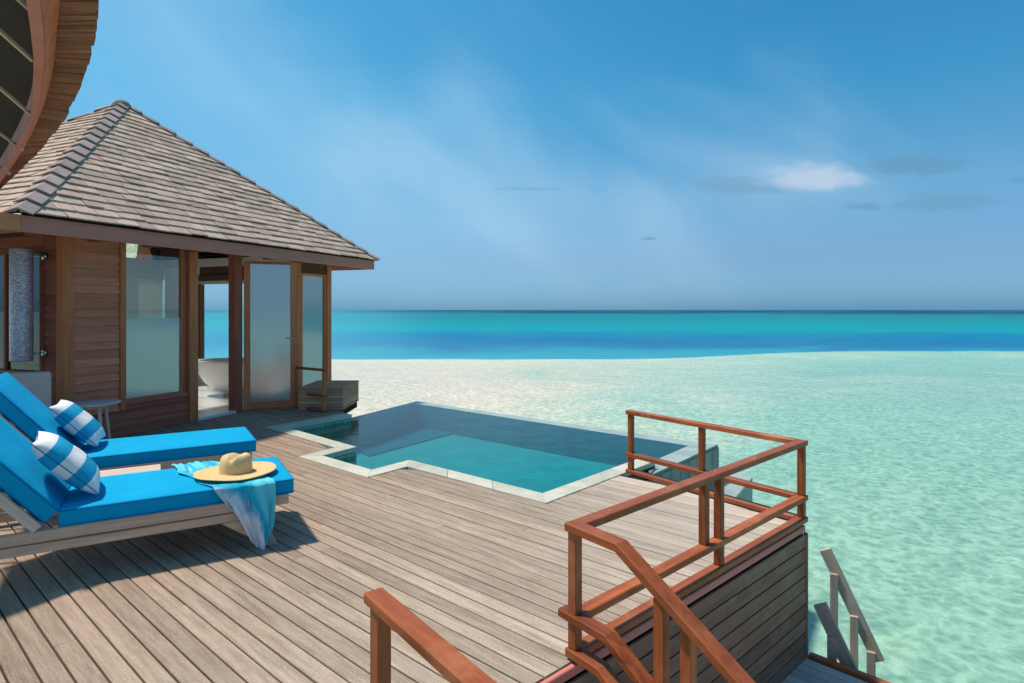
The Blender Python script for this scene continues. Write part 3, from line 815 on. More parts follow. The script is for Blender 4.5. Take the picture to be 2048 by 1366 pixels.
siding('front_wall', -1.0+.002, -.132, .30, .42, M_SIDING_DARK, bh=.06, off=.004)
box('wall_core', S0+.07, -1.03, .004, .06, 0, 2.44, M_WHITE, pav)
box('wall_core', -1.03, -.13, .008, .06, 0, .40, M_WHITE, pav)
# lintel over everything
box('lintel', S0, S1, .0+.005, .07, 2.32, 2.46, M_SIDING_DARK, pav)
box('lintel', 2.03, S1-.11, -.01, .06, 2.12, 2.30, M_SOFFIT, pav)
# windows
def window(s0, s1, z0, z1, split, d=.03, fw=.045, mat=M_FRAME, glass_lo=M_FROST, glass_up=M_GLASS):
    wn = empty('window', Matrix.Translation(((s0+s1)/2, d, z0)), parent=pav)
    box('frame', s0, s1, d-.03, d+.03, z0, z0+fw, mat, wn, .003)
    box('frame', s0, s1, d-.03, d+.03, z1-fw, z1, mat, wn, .003)
    box('frame', s0, s0+fw, d-.032, d+.028, z0+fw, z1-fw, mat, wn, .003)
    box('frame', s1-fw, s1, d-.032, d+.028, z0+fw, z1-fw, mat, wn, .003)
    if split:
        box('pane', s0+fw, s1-fw, d-.003, d+.003, z0+fw, split, glass_lo, wn, axis=0)
        box('pane', s0+fw, s1-fw, d-.003, d+.003, split+.001, z1-fw, glass_up, wn, axis=0)
    else: box('pane', s0+fw, s1-fw, d-.003, d+.003, z0+fw, z1-fw, glass_lo, wn, axis=0)
    return wn
window(-1.0, -.20, .41, 2.34, 1.40, fw=.018)
box('post', -.198, -.15, -.0, .06, .30, 2.44, M_SIDING_DARK, pav, .003)
window(2.035, 2.675, .10, 2.12, None, d=.02, fw=.04)
# door opening, threshold
box('threshold', 0.0, .64, -.05, .06, 0.0, .04, M_MARBLE, pav, .003)
# folded glazed door
def door_leaf(a, b, z0, z1, label=None):
    a = Vector((a[0], a[1], 0)); b = Vector((b[0], b[1], 0)); d = (b-a).normalized()
    dr = empty('door', Matrix.Translation(a), parent=pav)
    if label: dr['label'] = label
    L = (b-a).length; sw = .088; th = .04
    beam('stile', a+d*sw/2+zv(z0), a+d*sw/2+zv(z1), th, sw, M_FRAME, dr, up=d, b=.003)
    beam('stile', b-d*sw/2+zv(z0), b-d*sw/2+zv(z1), th, sw, M_FRAME, dr, up=d, b=.003)
    beam('bottom_rail', a+d*sw+zv(z0+.05), b-d*sw+zv(z0+.05), th-.002, .10, M_FRAME, dr, b=.003)
    beam('top_rail', a+d*sw+zv(z1-.02), b-d*sw+zv(z1-.02), th-.002, .04, M_FRAME, dr, b=.003)
    beam('pane', a+d*(sw-.004)+zv((z0+z1)/2+.03), b-d*(sw-.004)+zv((z0+z1)/2+.03), .008, z1-z0-.14, M_FROST_BLUE, dr, b=0)
    return dr
dl = door_leaf((.79, -.035), (1.33, -.535), .035, 2.225, 'open glazed door leaf with blue grey frosted pane')
for zz in (1.07,):
    v_, f_ = tube_vf([(1.255, -.50, zz), (1.245, -.545, zz), (1.215, -.545, zz), (1.16, -.50, zz)], .008)
    mobj('handle', v_, f_, M_METAL, dl, smooth=True)
door_leaf((1.345, -.515), (1.86, -.03), .035, 2.225)
# return wall on the left with window
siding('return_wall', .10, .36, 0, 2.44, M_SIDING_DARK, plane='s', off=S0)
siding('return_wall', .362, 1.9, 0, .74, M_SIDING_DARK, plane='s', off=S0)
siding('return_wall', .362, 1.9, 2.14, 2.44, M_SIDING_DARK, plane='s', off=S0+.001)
box('wall_core', S0+.005, S0+.06, .09, 1.9, 0, .76, M_WHITE, pav)
box('wall_core', S0+.005, S0+.06, .09, 1.9, 2.14, 2.44, M_WHITE, pav)
box('wall_core', S0+.005, S0+.06, .09, .40, .76, 2.14, M_WHITE, pav)
wn = empty('window', Matrix.Translation((S0, 1.1, .76)), parent=pav)
box('sill', S0-.06, S0+.02, .36, 1.9, .75, .81, M_RAIL, wn, .003)
box('frame', S0-.03, S0+.03, .362, .41, .812, 2.14, M_SIDING_DARK, wn, .003)
box('frame', S0-.03, S0+.03, 1.02, 1.06, .812, 2.14, M_SIDING_DARK, wn, .003)
box('pane', S0-.003, S0+.003, .41, 1.02, .812, 2.14, M_GLASS_DARK, wn, axis=1)
box('pane', S0-.003, S0+.003, 1.06, 1.9, .812, 2.14, M_GLASS_DARK, wn, axis=1)
# pleated curtain inside that window
cvs = []; cfs = []
for i in range(60):
    dd_ = .42+i*.0125; off = .10+.018*math.sin(i*1.35)
    cvs += [(S0+off, dd_, .82), (S0+off, dd_, 2.12)]
    if i: cfs.append((2*i-2, 2*i, 2*i+1, 2*i-1))
mobj('curtain', cvs, cfs, M_GREYFAB, wn, smooth=True, fix=False)
# inner walls and openings towards the lagoon
box('rear_wall', S0+.06, .2, D1-.08, D1, 0, 2.5, M_WHITE, pav)
box('rear_wall', .202, 2.15, D1-.08, D1, 0, 2.5, M_WHITE, pav)
box('rear_wall', 2.152, 2.70, D1-.08, D1, 0, 1.33, M_WHITE, pav)
box('rear_wall', 2.152, 2.70, D1-.08, D1, 2.1, 2.5, M_WHITE, pav)
box('rear_pane', 2.152, 2.70, D1-.05, D1-.04, 1.331, 2.099, M_FROST, pav)
box('inner_wall', S0+.065, S0+.1, 1.92, D1-.08, 0, 2.5, M_WHITE, pav)
box('end_wall', S1-.08, S1, .1, 1.1, 0, 2.5, M_WHITE, pav)
box('end_wall', S1-.08, S1, 3.07, D1-.08, 0, 2.5, M_WHITE, pav)
box('end_wall', S1-.08, S1, 1.1, 3.07, 0, .32, M_WHITE, pav)
box('end_beam', S1-.12, S1-.03, 1.0, 3.2, 2.07, 2.17, M_SOFFIT, pav, .004)
box('end_beam', S1-.10, S1-.03, 1.0, 3.2, 2.00, 2.067, M_CEIL, pav, .004)
box('end_wall', S1-.08, S1, 1.1, 3.07, 2.172, 2.34, M_SOFFIT, pav)
box('end_wall', S1-.09, S1, .1, D1-.09, 2.342, 2.5, M_CEIL, pav)
box('window_jamb', S1-.13, S1-.02, 3.0, 3.068, .32, 2.0, M_SOFFIT, pav, .003)
box('ceiling', S0+.06, S1-.02, .08, 1.7, 2.50, 2.54, M_CEIL, pav)  # stops short so sun from the added roof glazing reaches the room


# eaves and fascia
EA, EB, EC, ED, ZE = -2.40, 3.36, -.54, 4.86, 2.42
AP = Vector((.50, 2.16, 4.74))
roof = empty('roof', Matrix.Translation((AP.x, AP.y, 2.42)), parent=pav)
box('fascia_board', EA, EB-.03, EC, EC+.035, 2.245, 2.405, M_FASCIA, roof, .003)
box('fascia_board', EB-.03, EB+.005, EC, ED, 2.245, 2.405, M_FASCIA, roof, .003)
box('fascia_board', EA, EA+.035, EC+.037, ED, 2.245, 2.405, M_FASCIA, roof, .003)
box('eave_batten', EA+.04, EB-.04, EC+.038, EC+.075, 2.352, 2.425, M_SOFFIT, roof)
box('fascia_board', EA-2.6, EA-.002, EC-.004, EC+.031, 2.245, 2.405, M_FASCIA_LIT, roof, .003)
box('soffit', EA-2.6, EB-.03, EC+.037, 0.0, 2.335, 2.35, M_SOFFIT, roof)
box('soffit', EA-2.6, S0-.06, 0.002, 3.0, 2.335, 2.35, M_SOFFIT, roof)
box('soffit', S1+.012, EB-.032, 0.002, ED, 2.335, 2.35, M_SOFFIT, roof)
for k in range(9):
    box('rafter', EA+.3+k*.65, EA+.36+k*.65, EC+.04, -.04, 2.27, 2.334, M_SIDING_DARK, roof)
# roof planes
cor = [Vector((EA-.05, EC-.05, ZE)), Vector((EB+.05, EC-.05, ZE)), Vector((EB+.05, ED+.05, ZE)), Vector((EA-.05, ED+.05, ZE))]
mobj('roof_deck', [c_+zv(-.01) for c_ in cor]+[AP+zv(-.03)], [(0, 1, 4), (1, 2, 4), (3, 0, 4)], M_SUB, roof)
def roof_face(c0, c1, individually, rows=25, sw=.255):
    e = (c1-c0); L = e.length; ex = e/L
    m = (AP-c0)-ex*(AP-c0).dot(ex); H = m.length; up = m/H; nr = ex.cross(up); nr = nr if nr.z > 0 else -nr
    apx = (AP-c0).dot(ex)
    stuff_v, stuff_f = [], []; cnt = 0
    for r in range(rows):
        y0 = r*H/rows-.01; y1 = y0+H/rows*1.22
        x = -random.uniform(0, sw)
        while x < L:
            wdt = sw*random.uniform(.72, 1.25); xa, xb = x+.003, x+wdt-.003; x += wdt
            def clip(xx, yy):
                t = min(1, max(0, yy/H)); lo = apx*t+.0; hi = L-(L-apx)*t-.0
                return min(max(xx, lo), hi)
            jit = random.uniform(-.012, .012)
            ya, yb = y0+jit, min(y1, H*.999)
            pts2 = [(clip(xa, ya), ya), (clip(xb, ya), ya+random.uniform(-.006, .006)), (clip(xb, yb), yb), (clip(xa, yb), yb)]
            if pts2[1][0]-pts2[0][0] < .02: continue
            hh = random.uniform(.020, .031)
            top = [c0+ex*a+up*b+nr*(hh if i < 2 else .006) for i, (a, b) in enumerate(pts2)]
            bot = [p_-nr*(.016) for p_ in top]
            if individually:
                cc = (top[0]+top[1]+top[2]+top[3])/4
                Mx = Matrix((ex, up, nr)).transposed().to_4x4(); Mx.translation = cc; inv = Mx.inverted()
                mobj('shingle', [inv @ p_ for p_ in bot+top], [(0,3,2,1),(4,5,6,7),(0,1,5,4),(1,2,6,5),(2,3,7,6),(3,0,4,7)], M_SHING, roof, Mx, fix=True)
                cnt += 1
            else:
                b_ = len(stuff_v); stuff_v += bot+top
                stuff_f += [tuple(b_+q for q in t) for t in [(0,3,2,1),(4,5,6,7),(0,1,5,4),(1,2,6,5),(2,3,7,6),(3,0,4,7)]]
    if not individually:
        o = mobj('shingle', stuff_v, stuff_f, M_SHING, roof); o['kind'] = 'stuff'
    return cnt
cnt = roof_face(cor[0], cor[1], True); print('shingles', cnt)
V_, F_ = None, None
# the other three slopes share one joined part
def roof_rest():
    global mobj
    vs, fs = [], []
    real = mobj
    def cap(name, v_, f_, *a, **k):
        b_ = len(vs); vs.extend(v_); fs.extend([tuple(b_+q for q in t) for t in f_]); return {}
    mobj = cap
    roof_face(cor[3], cor[0], False); roof_face(cor[1], cor[2], False)
    mobj = real
    o = mobj('shingle', vs, fs, M_SHING, roof); o['kind'] = 'stuff'
roof_rest()
# unseen rear slope: glazing added to let sun into the bathroom
mobj('added_roof_pane', [cor[2], cor[3], AP+zv(-.03)], [(0, 1, 2)], M_GLASS, roof, fix=False)
for k in range(1, 8):
    t = k/8; a_ = cor[2].lerp(cor[3], t); ht = min(t, 1-t)*2; b_ = a_+(AP-(cor[2]+cor[3])/2)*ht
    beam('added_glazing_bar', a_+zv(-.02), b_+zv(-.04), .04, .06, M_SIDING_DARK, roof, b=0)
# hip caps
def hip(c0, n, wing, mat=M_CAP, ctr=None):
    d = AP-c0; L = d.length; dd = d/L
    # down-slope directions either side of the hip, in the two roof planes
    i = cor.index(c0); pn, nx = cor[(i-1) % 4], cor[(i+1) % 4]
    def wdir(o_):
        e = (o_-c0).normalized(); n_ = e.cross(dd); wv = dd.cross(n_); wv.normalize()
        return wv if wv.dot(e) > 0 else -wv
    w1, w2 = wdir(pn), wdir(nx); up = (-(w1+w2)).normalized()
    for k in range(n):
        a = c0+dd*(L*k/n-.015)+up*.055; b = c0+dd*min(L*(k+1)/n+.03, L)+up*.022
        t = up*.014
        vs = [a+w1*wing, a, a+w2*wing, a+w1*wing-t, a-t*1.6, a+w2*wing-t, b+w1*wing, b, b+w2*wing, b+w1*wing-t, b-t*1.6, b+w2*wing-t]
        fs = [(0,1,7,6), (1,2,8,7), (3,9,10,4), (4,10,11,5), (0,3,4,1), (1,4,5,2), (6,7,10,9), (7,8,11,10), (0,6,9,3), (2,5,11,8)]
        cc = (a+b)/2; Mx = Matrix.Translation(cc)
        mobj('hip_tile', [p_-cc for p_ in vs], fs, mat, roof, Mx)
hip(cor[0], 17, .13); hip(cor[1], 17, .10); hip(cor[3], 12, .11); hip(cor[2], 12, .11)
lathe('finial', [(.16, 4.66), (.09, 4.76), (.0, 4.80)], M_CAP, roof, Matrix.Translation((AP.x, AP.y, 0)), 10)
set_frame(Matrix.Identity(4))

# bathtub
tub = empty('bathtub', Matrix.Translation((-4.68, 10.35, .036)), 'white freestanding oval bathtub seen through the open door', 'bathtub')
set_frame(W[tub])
prof = [(.30, .07), (.46, .12), (.60, .22), (.71, .38), (.76, .56), (.775, .60), (.76, .612), (.735, .60), (.70, .42), (.58, .24), (.3, .16), (.02, .15)]
lathe('basin', prof, M_TUB, tub, None, 48, 1, .55)
lathe('foot', [(.30, 0), (.28, .05), (.33, .11)], M_TUB, tub, None, 32, 1, .6)
set_frame(Matrix.Identity(4))

# small railing and timber box by the pavilion corner
sr = empty('guard_rail', Matrix.Translation(G(648, 825)), 'small dark timber guard rail with two posts between pavilion and pool', 'railing')
ga_, gb_ = G(597, 817), G(648, 825)
for p_ in (ga_, gb_):
    beam('post', p_+zv(.0), p_+zv(.60), .05, .05, M_FRAME, sr, up=Vector((1, 0, 0)))
dd2 = (gb_-ga_).normalized()
for z_, nm in ((.62, 'top_rail'), (.24, 'middle_rail'), (.03, 'bottom_rail')):
    beam(nm, ga_-dd2*.04+zv(z_), gb_+dd2*.05+zv(z_), .06, .035, M_SIDING_DARK, sr)
bx = empty('timber_box', Matrix.Translation((-2.85, 9.3, 0)), 'low box clad in weathered brown boards at the pavilion corner behind the guard rail', 'box')
bxm = M_THATCH
z = 0
X0, X1, Y0, Y1 = -3.20, -2.53, 8.98, 9.9
M_BOXW = wood('weathered_box_wood', (.56, .27, .15), (.80, .45, .27), .75, .8, .2, .4, .05)
while z < .30:
    box('board', X0, X1, Y0, Y0+.022, z+.002, z+.043, M_BOXW, bx, .002)
    box('board', X1-.022, X1, Y0+.024, Y1, z+.002, z+.043, M_BOXW, bx, .002)
    z += .045
box('lid', X0, X1+.01, Y0-.01, Y1, .317, .34, M_BOXW, bx, .003)
box('core', X0+.02, X1-.025, Y0+.025, Y1, -.1, .315, M_SUB, bx)

# wall lantern left
lan = empty('wall_lantern', HM @ Matrix.Translation((S0-.19, .44, .90)), 'tall silvery cylindrical wall lantern beside the dark window', 'lantern')
set_frame(HM)
def lantern_mat():
    m, n, p, out = new_mat('silvery_shell_mosaic')
    ob = n.n.new('ShaderNodeTexCoord').outputs['Object']
    vo = n.n.new('ShaderNodeTexVoronoi'); n.l.new(n.scale(ob, (1, 1, 1.6)), vo.inputs['Vector']); vo.inputs['Scale'].default_value = 55
    c = n.ramp(n.math('FRACT', n.math('MULTIPLY', n.sep(vo.outputs['Color'])[0], 1.0)), [(0, (.40, .34, .40)), (.5, (.70, .60, .70)), (.85, (.70, .64, .74)), (1, (.95, .92, .95))])
    n.l.new(c, p.inputs['Base Color']); p.inputs['Roughness'].default_value = .25; p.inputs['Metallic'].default_value = .35
    n.l.new(n.bump(vo.outputs['Distance'], .6, .01), p.inputs['Normal'])
    return m
lathe('shade', [(.098, .94), (.105, .95), (.105, 2.16), (.098, 2.17)], lantern_mat(), lan, Matrix.Translation((S0-.19, .44, 0)), 36)
for z_ in (1.02, 2.10):
    v_, f_ = tube_vf([(S0-.1, .44, z_), (S0-.0, .40, z_)], .012); mobj('bracket', v_, f_, M_METAL, lan, smooth=True)
    lathe('wall_plate', [(.045, 0), (.04, .015)], M_METAL, lan, Matrix.Translation((S0-.022, .33, z_)) @ Matrix.Rotation(-PI/2, 4, 'Y'), 18)
set_frame(Matrix.Identity(4))

# ================================================================== CURVED EAVE overhead, upper left
EZ = 2.0
eave = empty('villa_roof_eave', Matrix.Translation((-1.6, 1.8, EZ)), 'curved underside of a shingled villa eave hanging overhead at the upper left', 'roof')
def curve(pts, z, ext=True):
    P = [G2(x, y, z) for x, y in pts]
    return P
def G2(x, y, z):
    Y = FPX*(z-HC)/(620.0-y); return Vector(((x-1024)*Y/FPX, Y, z))
def resample(P, n):
    # Catmull-Rom through the points, n samples
    out = []
    Q = [P[0]*2-P[1]]+P+[P[-1]*2-P[-2]]
    m = len(P)-1
    for i in range(n):
        t = i/(n-1)*m; k = min(int(t), m-1); f = t-k
        p0, p1, p2, p3 = Q[k], Q[k+1], Q[k+2], Q[k+3]
        out.append(.5*((2*p1)+(p2-p0)*f+(2*p0-5*p1+4*p2-p3)*f*f+(3*p1-p0-3*p2+p3)*f**3))
    return out
NS = 62
zO, zI, zF = EZ, EZ+.012, EZ-.045
def ext(P):   # run the eave on beyond the picture at both ends
    return [P[0]+(P[0]-P[1])*1.6]+P+[P[-1]+(P[-1]-P[-2])*.12]
Oc = resample(ext([G2(197, 0, zO), G2(190, 70, zO), G2(170, 150, zO), G2(126, 243, zO), G2(70, 312, zO), G2(0, 378, zO)]), NS)
Ic = resample(ext([G2(120, 0, zI), G2(112, 70, zI), G2(104, 145, zI), G2(78, 235, zI), G2(34, 318, zI), G2(-14, 385, zI)]), NS)
F1 = resample(ext([G2(78, 0, zF), G2(86, 70, zF), G2(86, 145, zF), G2(70, 235, zF), G2(26, 322, zF), G2(-18, 388, zF)]), NS)
F2 = resample(ext([G2(52, 0, zF), G2(62, 70, zF), G2(67, 145, zF), G2(58, 240, zF), G2(12, 330, zF), G2(-34, 395, zF)]), NS)
inward = Vector((-1, -.1, 0))
# underside shingles between outer and inner curve, stepped, one by one
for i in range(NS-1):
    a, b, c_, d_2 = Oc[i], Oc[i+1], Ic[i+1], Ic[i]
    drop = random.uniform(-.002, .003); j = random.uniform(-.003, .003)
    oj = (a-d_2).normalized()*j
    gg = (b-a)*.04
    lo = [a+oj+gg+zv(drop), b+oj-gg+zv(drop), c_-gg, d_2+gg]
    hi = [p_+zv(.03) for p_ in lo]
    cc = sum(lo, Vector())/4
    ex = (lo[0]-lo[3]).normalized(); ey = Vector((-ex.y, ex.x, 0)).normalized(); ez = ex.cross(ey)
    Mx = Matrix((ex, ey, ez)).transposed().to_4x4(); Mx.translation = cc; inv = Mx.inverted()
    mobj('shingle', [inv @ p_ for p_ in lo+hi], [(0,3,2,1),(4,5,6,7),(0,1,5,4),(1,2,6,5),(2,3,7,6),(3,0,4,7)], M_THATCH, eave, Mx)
def sweep(name, secs, mat):
    n = len(secs[0]); vs = [p_ for s_ in secs for p_ in s_]; fs = []
    for i in range(len(secs)-1):
        for k in range(n): fs.append((i*n+k, i*n+(k+1) % n, (i+1)*n+(k+1) % n, (i+1)*n+k))
    fs.append(tuple(range(n-1, -1, -1))); m_ = (len(secs)-1)*n; fs.append(tuple(range(m_, m_+n)))
    return mobj(name, vs, fs, mat, eave)
sweep('curved_beam', [[F1[i], F2[i], F2[i]+zv(.08), Ic[i]+(F1[i]-Ic[i])*.02+zv(.002), ] for i in range(NS)], M_FASCIA)
M_LIT = M_RAIL
sweep('lit_face_strip', [[F1[i]+(Ic[i]-F1[i])*.06+(Oc[i]-Ic[i])*.03, F1[i]+(Ic[i]-F1[i])*.95+(Oc[i]-Ic[i])*.03, F1[i]+(Ic[i]-F1[i])*.95+(Oc[i]-Ic[i])*.0, F1[i]+(Ic[i]-F1[i])*.06] for i in range(NS)], M_FRAME)  # orange strip: lit tone of the beam's outer face put into colour
inn = [F2[i]+inward*.30+zv(.22) for i in range(NS)]
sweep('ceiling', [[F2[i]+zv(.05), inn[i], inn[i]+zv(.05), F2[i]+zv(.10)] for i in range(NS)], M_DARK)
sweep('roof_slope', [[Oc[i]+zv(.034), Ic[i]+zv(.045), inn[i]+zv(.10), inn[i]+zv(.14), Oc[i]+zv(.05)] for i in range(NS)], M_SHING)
for (x0, y0, x1, y1) in [(-60, -90, 62, 20), (-60, 8, 66, 121), (-60, 125, 62, 229), (-60, 223, 46, 300), (-60, 296, 20, 348)]:
    a = G2(x0, y0, EZ+.0); b = G2(x1, y1, EZ-.04)
    beam('rafter', a, b, .005, .007, M_GREY, eave, b=0)

# ================================================================== LOUNGERS
def lounger():
    """origin at the joint on the near side; x towards the foot, y across"""
    root = empty('sun_lounger', label='x', cat='sun lounger', group='sun loungers on the deck')
    LX, WY = 1.24, .69; zt, mt = .40, .10; BL = .80; beta = R(50)
    def mattress(name, L, par, M):
        me = bpy.data.meshes.new(name); v_, f_ = box_vf(0, L, 0, WY, -mt, 0)
        bm = bmesh.new()
        bv = [bm.verts.new(p_) for p_ in v_]
        for f in f_: bm.faces.new([bv[i] for i in f])
        bmesh.ops.subdivide_edges(bm, edges=list(bm.edges), cuts=5, use_grid_fill=True)
        for q in bm.verts:
            x, y = q.co.x/L, q.co.y/WY
            pf = (1-abs(2*x-1)**4)*(1-abs(2*y-1)**4)
            s = 1 if q.co.z > -mt/2 else -.4
            q.co.z += s*.008*pf
            # softly rounded edges
            ex_ = max(0, abs(2*x-1)-.93)/.07; ey_ = max(0, abs(2*y-1)-.9)/.1
            q.co.z -= .0*s*max(ex_, ey_)
        bm.normal_update()
        sharp = [e for e in bm.edges if len(e.link_faces) == 2 and e.calc_face_angle(0) > 1.2]
        bmesh.ops.bevel(bm, geom=sharp, offset=.014, segments=3, affect='EDGES', profile=.5)
        bm.to_mesh(me); bm.free(); me.materials.append(M_CUSH)
        for p_ in me.polygons: p_.use_smooth = True
        o = bpy.data.objects.new(name, me); place(o, par, M)
        # piping along the upper and lower edges
        for z_ in (-.008, -mt+.010):
            r_ = .0035; pts = []
            c = .012
            for (cx, cy, a0) in ((L-c, WY-c, 0), (c, WY-c, 90), (c, c, 180), (L-c, c, 270)):
                for k in range(4):
                    a = R(a0+k*30); pts.append((cx+c*math.cos(a), cy+c*math.sin(a), z_))
            pts.append(pts[0])
            vv, ff = tube_vf(pts, r_, 5); pp = mobj('piping', vv, ff, M_CUSH2, o, M, smooth=True)
        return o
    set_frame(Matrix.Identity(4))
    mattress('seat_cushion', LX, root, Matrix.Translation((.008, 0, zt)))
    Mb = Matrix.Translation((-.008, 0, zt-.01)) @ Matrix.Rotation(beta, 4, 'Y') @ Matrix.Translation((-BL, 0, 0))
    Mb = Matrix.Translation((.018, 0, zt-.002)) @ Matrix.Rotation(beta, 4, 'Y') @ Matrix.Translation((-BL, 0, 0))
    mattress('back_cushion', BL, root, Mb)
    # frame
    zr = zt-mt
    for y in (-.012, WY+.012):
        beam('side_rail', (-.98, y, zr-.022), (LX-.03, y, zr-.022), .035, .062, M_TEAK, root)
        beam('lower_rail', (-.98, y+(.006 if y < 0 else -.006), zr-.088), (LX-.12, y+(.006 if y < 0 else -.006), zr-.088), .03, .052, M_TEAK, root)
        for x0, x1, wd_ in ((LX-.30, LX-.13, .15), (-.78, -.86, .12)):
            # flat board leg that tapers towards the floor
            v_ = []
            for yy in (y-.012, y+.012):
                v_ += [(x0-wd_/2-.05, yy, zr-.115), (x0+wd_/2+.04, yy, zr-.115), (x1+.035, yy, 0), (x1-.03, yy, 0)]
            mobj('leg', v_, [(0,1,2,3), (7,6,5,4), (0,4,5,1), (1,5,6,2), (2,6,7,3), (3,7,4,0)], M_TEAK, root)
    beam('end_rail', (LX-.045, 0.006, zr-.028), (LX-.045, WY-.006, zr-.028), .035, .05, M_TEAK, root)
    beam('end_rail', (-.96, 0.006, zr-.028), (-.96, WY-.006, zr-.028), .035, .05, M_TEAK, root)
    for k in range(11):
        x = .06+k*.108
        beam('slat', (x, .008, zr-.010), (x, WY-.008, zr-.010), .07, .014, M_TEAK, root, b=.002)
    # back frame
    dv = Vector((-math.cos(beta), 0, math.sin(beta))); nv = Vector((math.sin(beta), 0, math.cos(beta)))
    b0 = Vector((.02, 0, zt))-nv*(mt+.030)
    for y in (-.012, WY+.012):
        beam('back_stile', b0+Vector((0, y, 0)), b0+dv*(BL+.01)+Vector((0, y, 0)), .032, .05, M_TEAK_PALE, root, up=nv)
        ps = b0+dv*.5+Vector((0, y*.96+.013, 0)); beam('prop', ps, (-.78, y*.96+.013, zr-.03), .02, .03, M_TEAK, root)
    for k in range(7):
        c = b0+dv*(.06+k*.115)+nv*.012; beam('back_slat', c+Vector((0, .006, 0)), c+Vector((0, WY-.006, 0)), .07, .014, M_TEAK, root, up=nv, b=.002)
    return root
near = lounger()
far = copy_tree(near)
LA_near = math.atan2(.51, .86); J1 = Vector((-2.50, 3.292, 0)); J2 = Vector((-3.234, 4.44, 0))
MN = frame_at(J1.x, J1.y, 0, LA_near); MF = frame_at(J2.x, J2.y, 0, R(31.2))
near.matrix_local = MN; far.matrix_local = MF
near['label'] = 'nearer sun lounger with bright blue cushions carrying the straw hat and scarf'
far['label'] = 'farther sun lounger with bright blue cushions and only a striped pillow on it'

# pillows
def pillow():
    n = 26; half = .225; vs = []; fs = []
    def P(i, j, s):
        a = i/n*2-1; b = j/n*2-1
        k = (max(0, 1-abs(a)**2.6))**.55*(max(0, 1-abs(b)**2.6))**.55
        sh = 1-.075*(1-abs(b)**1.5)*(abs(a)**3); sh2 = 1-.075*(1-abs(a)**1.5)*(abs(b)**3)
        z = s*(.078*k+.0015)
        z += .006*mnoise.noise(Vector((a*2.2, b*2.2, s*3)))*k
        return (a*half*sh, b*half*sh2, z)
    idx = {}
    for s in (1, -1):
        for i in range(n+1):
            for j in range(n+1):
                if s == -1 and (i in (0, n) or j in (0, n)): idx[(i, j, s)] = idx[(i, j, 1)]; continue
                idx[(i, j, s)] = len(vs); vs.append(P(i, j, s))
        for i in range(n):
            for j in range(n):
                q = [idx[(i, j, s)], idx[(i+1, j, s)], idx[(i+1, j+1, s)], idx[(i, j+1, s)]]
                fs.append(tuple(q if s == 1 else q[::-1]))
    return vs, fs
pv, pf = pillow()
def put_pillow(LM, x, y, zc_, tilt, yaw, label):
    M = LM @ Matrix.Translation((x, y, zc_)) @ Matrix.Rotation(yaw, 4, 'Z') @ Matrix.Rotation(tilt, 4, 'Y')
    o = mobj('striped_pillow', pv, pf, M_PILLOW, None, M, smooth=True)
    # seam
    c = .225; k = 9; loop = []
    for (a, b) in [(-1, -1), (1, -1), (1, 1), (-1, 1)]: pass
    for side in range(4):
        for q in range(k):
            t = q/k*2-1
            a, b = [(t, -1), (1, t), (-t, 1), (-1, -t)][side]
            sh = 1-.075*(1-abs(b)**1.5)*(abs(a)**3); sh2 = 1-.075*(1-abs(a)**1.5)*(abs(b)**3)
            loop.append((a*c*sh, b*c*sh2, 0))
    loop.append(loop[0]); vv, ff = tube_vf(loop, .0028, 5)
    mobj('seam', vv, ff, M_CUSH2, o, M, smooth=True)
    tag(o, label, 'pillow', 'striped pillows on the loungers')
put_pillow(MN, .02, .30, .60, R(47), R(4), 'blue and white striped pillow on the nearer lounger')
put_pillow(MF, -.01, .40, .605, R(47), R(-4), 'blue and white striped pillow on the farther lounger')

# hat
hat = empty('straw_hat', MN @ Matrix.Translation((.925, .245, .424)), 'wide brimmed straw sun hat lying on a blue scarf', 'hat')
set_frame(W[hat])
vs, fs = [], []; n = 64
rings = [(.096, .004), (.125, .0), (.17, .002), (.215, .007), (.244, .010), (.251, .009)]
for r_, z_ in rings:
    for i in range(n):
        a = 2*PI*i/n; wv = .004*math.sin(2*a+1.0)*(r_-.09)/.17+.002*math.sin(5*a)*(r_-.09)/.17
        vs.append((r_*math.cos(a), r_*math.sin(a)*.94, z_+wv))
m_ = len(vs)
for r_, z_ in rings:
    for i in range(n):
        v0_ = vs[rings.index((r_, z_))*n+i]; vs.append((v0_[0], v0_[1], v0_[2]+.004))
K = len(rings)
for k in range(K-1):
    for i in range(n):
        j = (i+1) % n
        fs.append((k*n+j, k*n+i, (k+1)*n+i, (k+1)*n+j)); fs.append((m_+k*n+i, m_+k*n+j, m_+(k+1)*n+j, m_+(k+1)*n+i))
for i in range(n):
    j = (i+1) % n; fs.append(((K-1)*n+i, (K-1)*n+j, m_+(K-1)*n+j, m_+(K-1)*n+i)); fs.append((i, m_+i, m_+j, j))
mobj('brim', vs, fs, M_STRAW, hat, None, True)
vs, fs = [], []
pr = [(.108, .002), (.104, .008), (.102, .02), (.100, .06), (.095, .095), (.086, .112), (.072, .119), (.05, .117), (.025, .110), (.004, .107)]
ca = R(-120)
for r_, z_ in pr:
    for i in range(n):
        a = 2*PI*i/n; x = r_*math.cos(a); y = r_*math.sin(a)*.9; z = z_
        # teardrop dent along the top and a pinch at the front
        u_ = x*math.cos(ca)+y*math.sin(ca); v_ = -x*math.sin(ca)+y*math.cos(ca)
        if z_ > .08: z -= .026*math.exp(-(v_/.022)**2)*min(1, (z_-.08)/.03)*(1 if u_ > -.05 else .6)
        for sgn in (1, -1):
            dd_ = (u_-.055)**2+(v_-sgn*.05)**2
            g_ = math.exp(-dd_/.0011)*min(1, max(0, (z_-.05)/.05)); x -= .020*g_*(x/(r_+.01)); y -= .020*g_*(y/(r_+.01))
        vs.append((x, y, z))
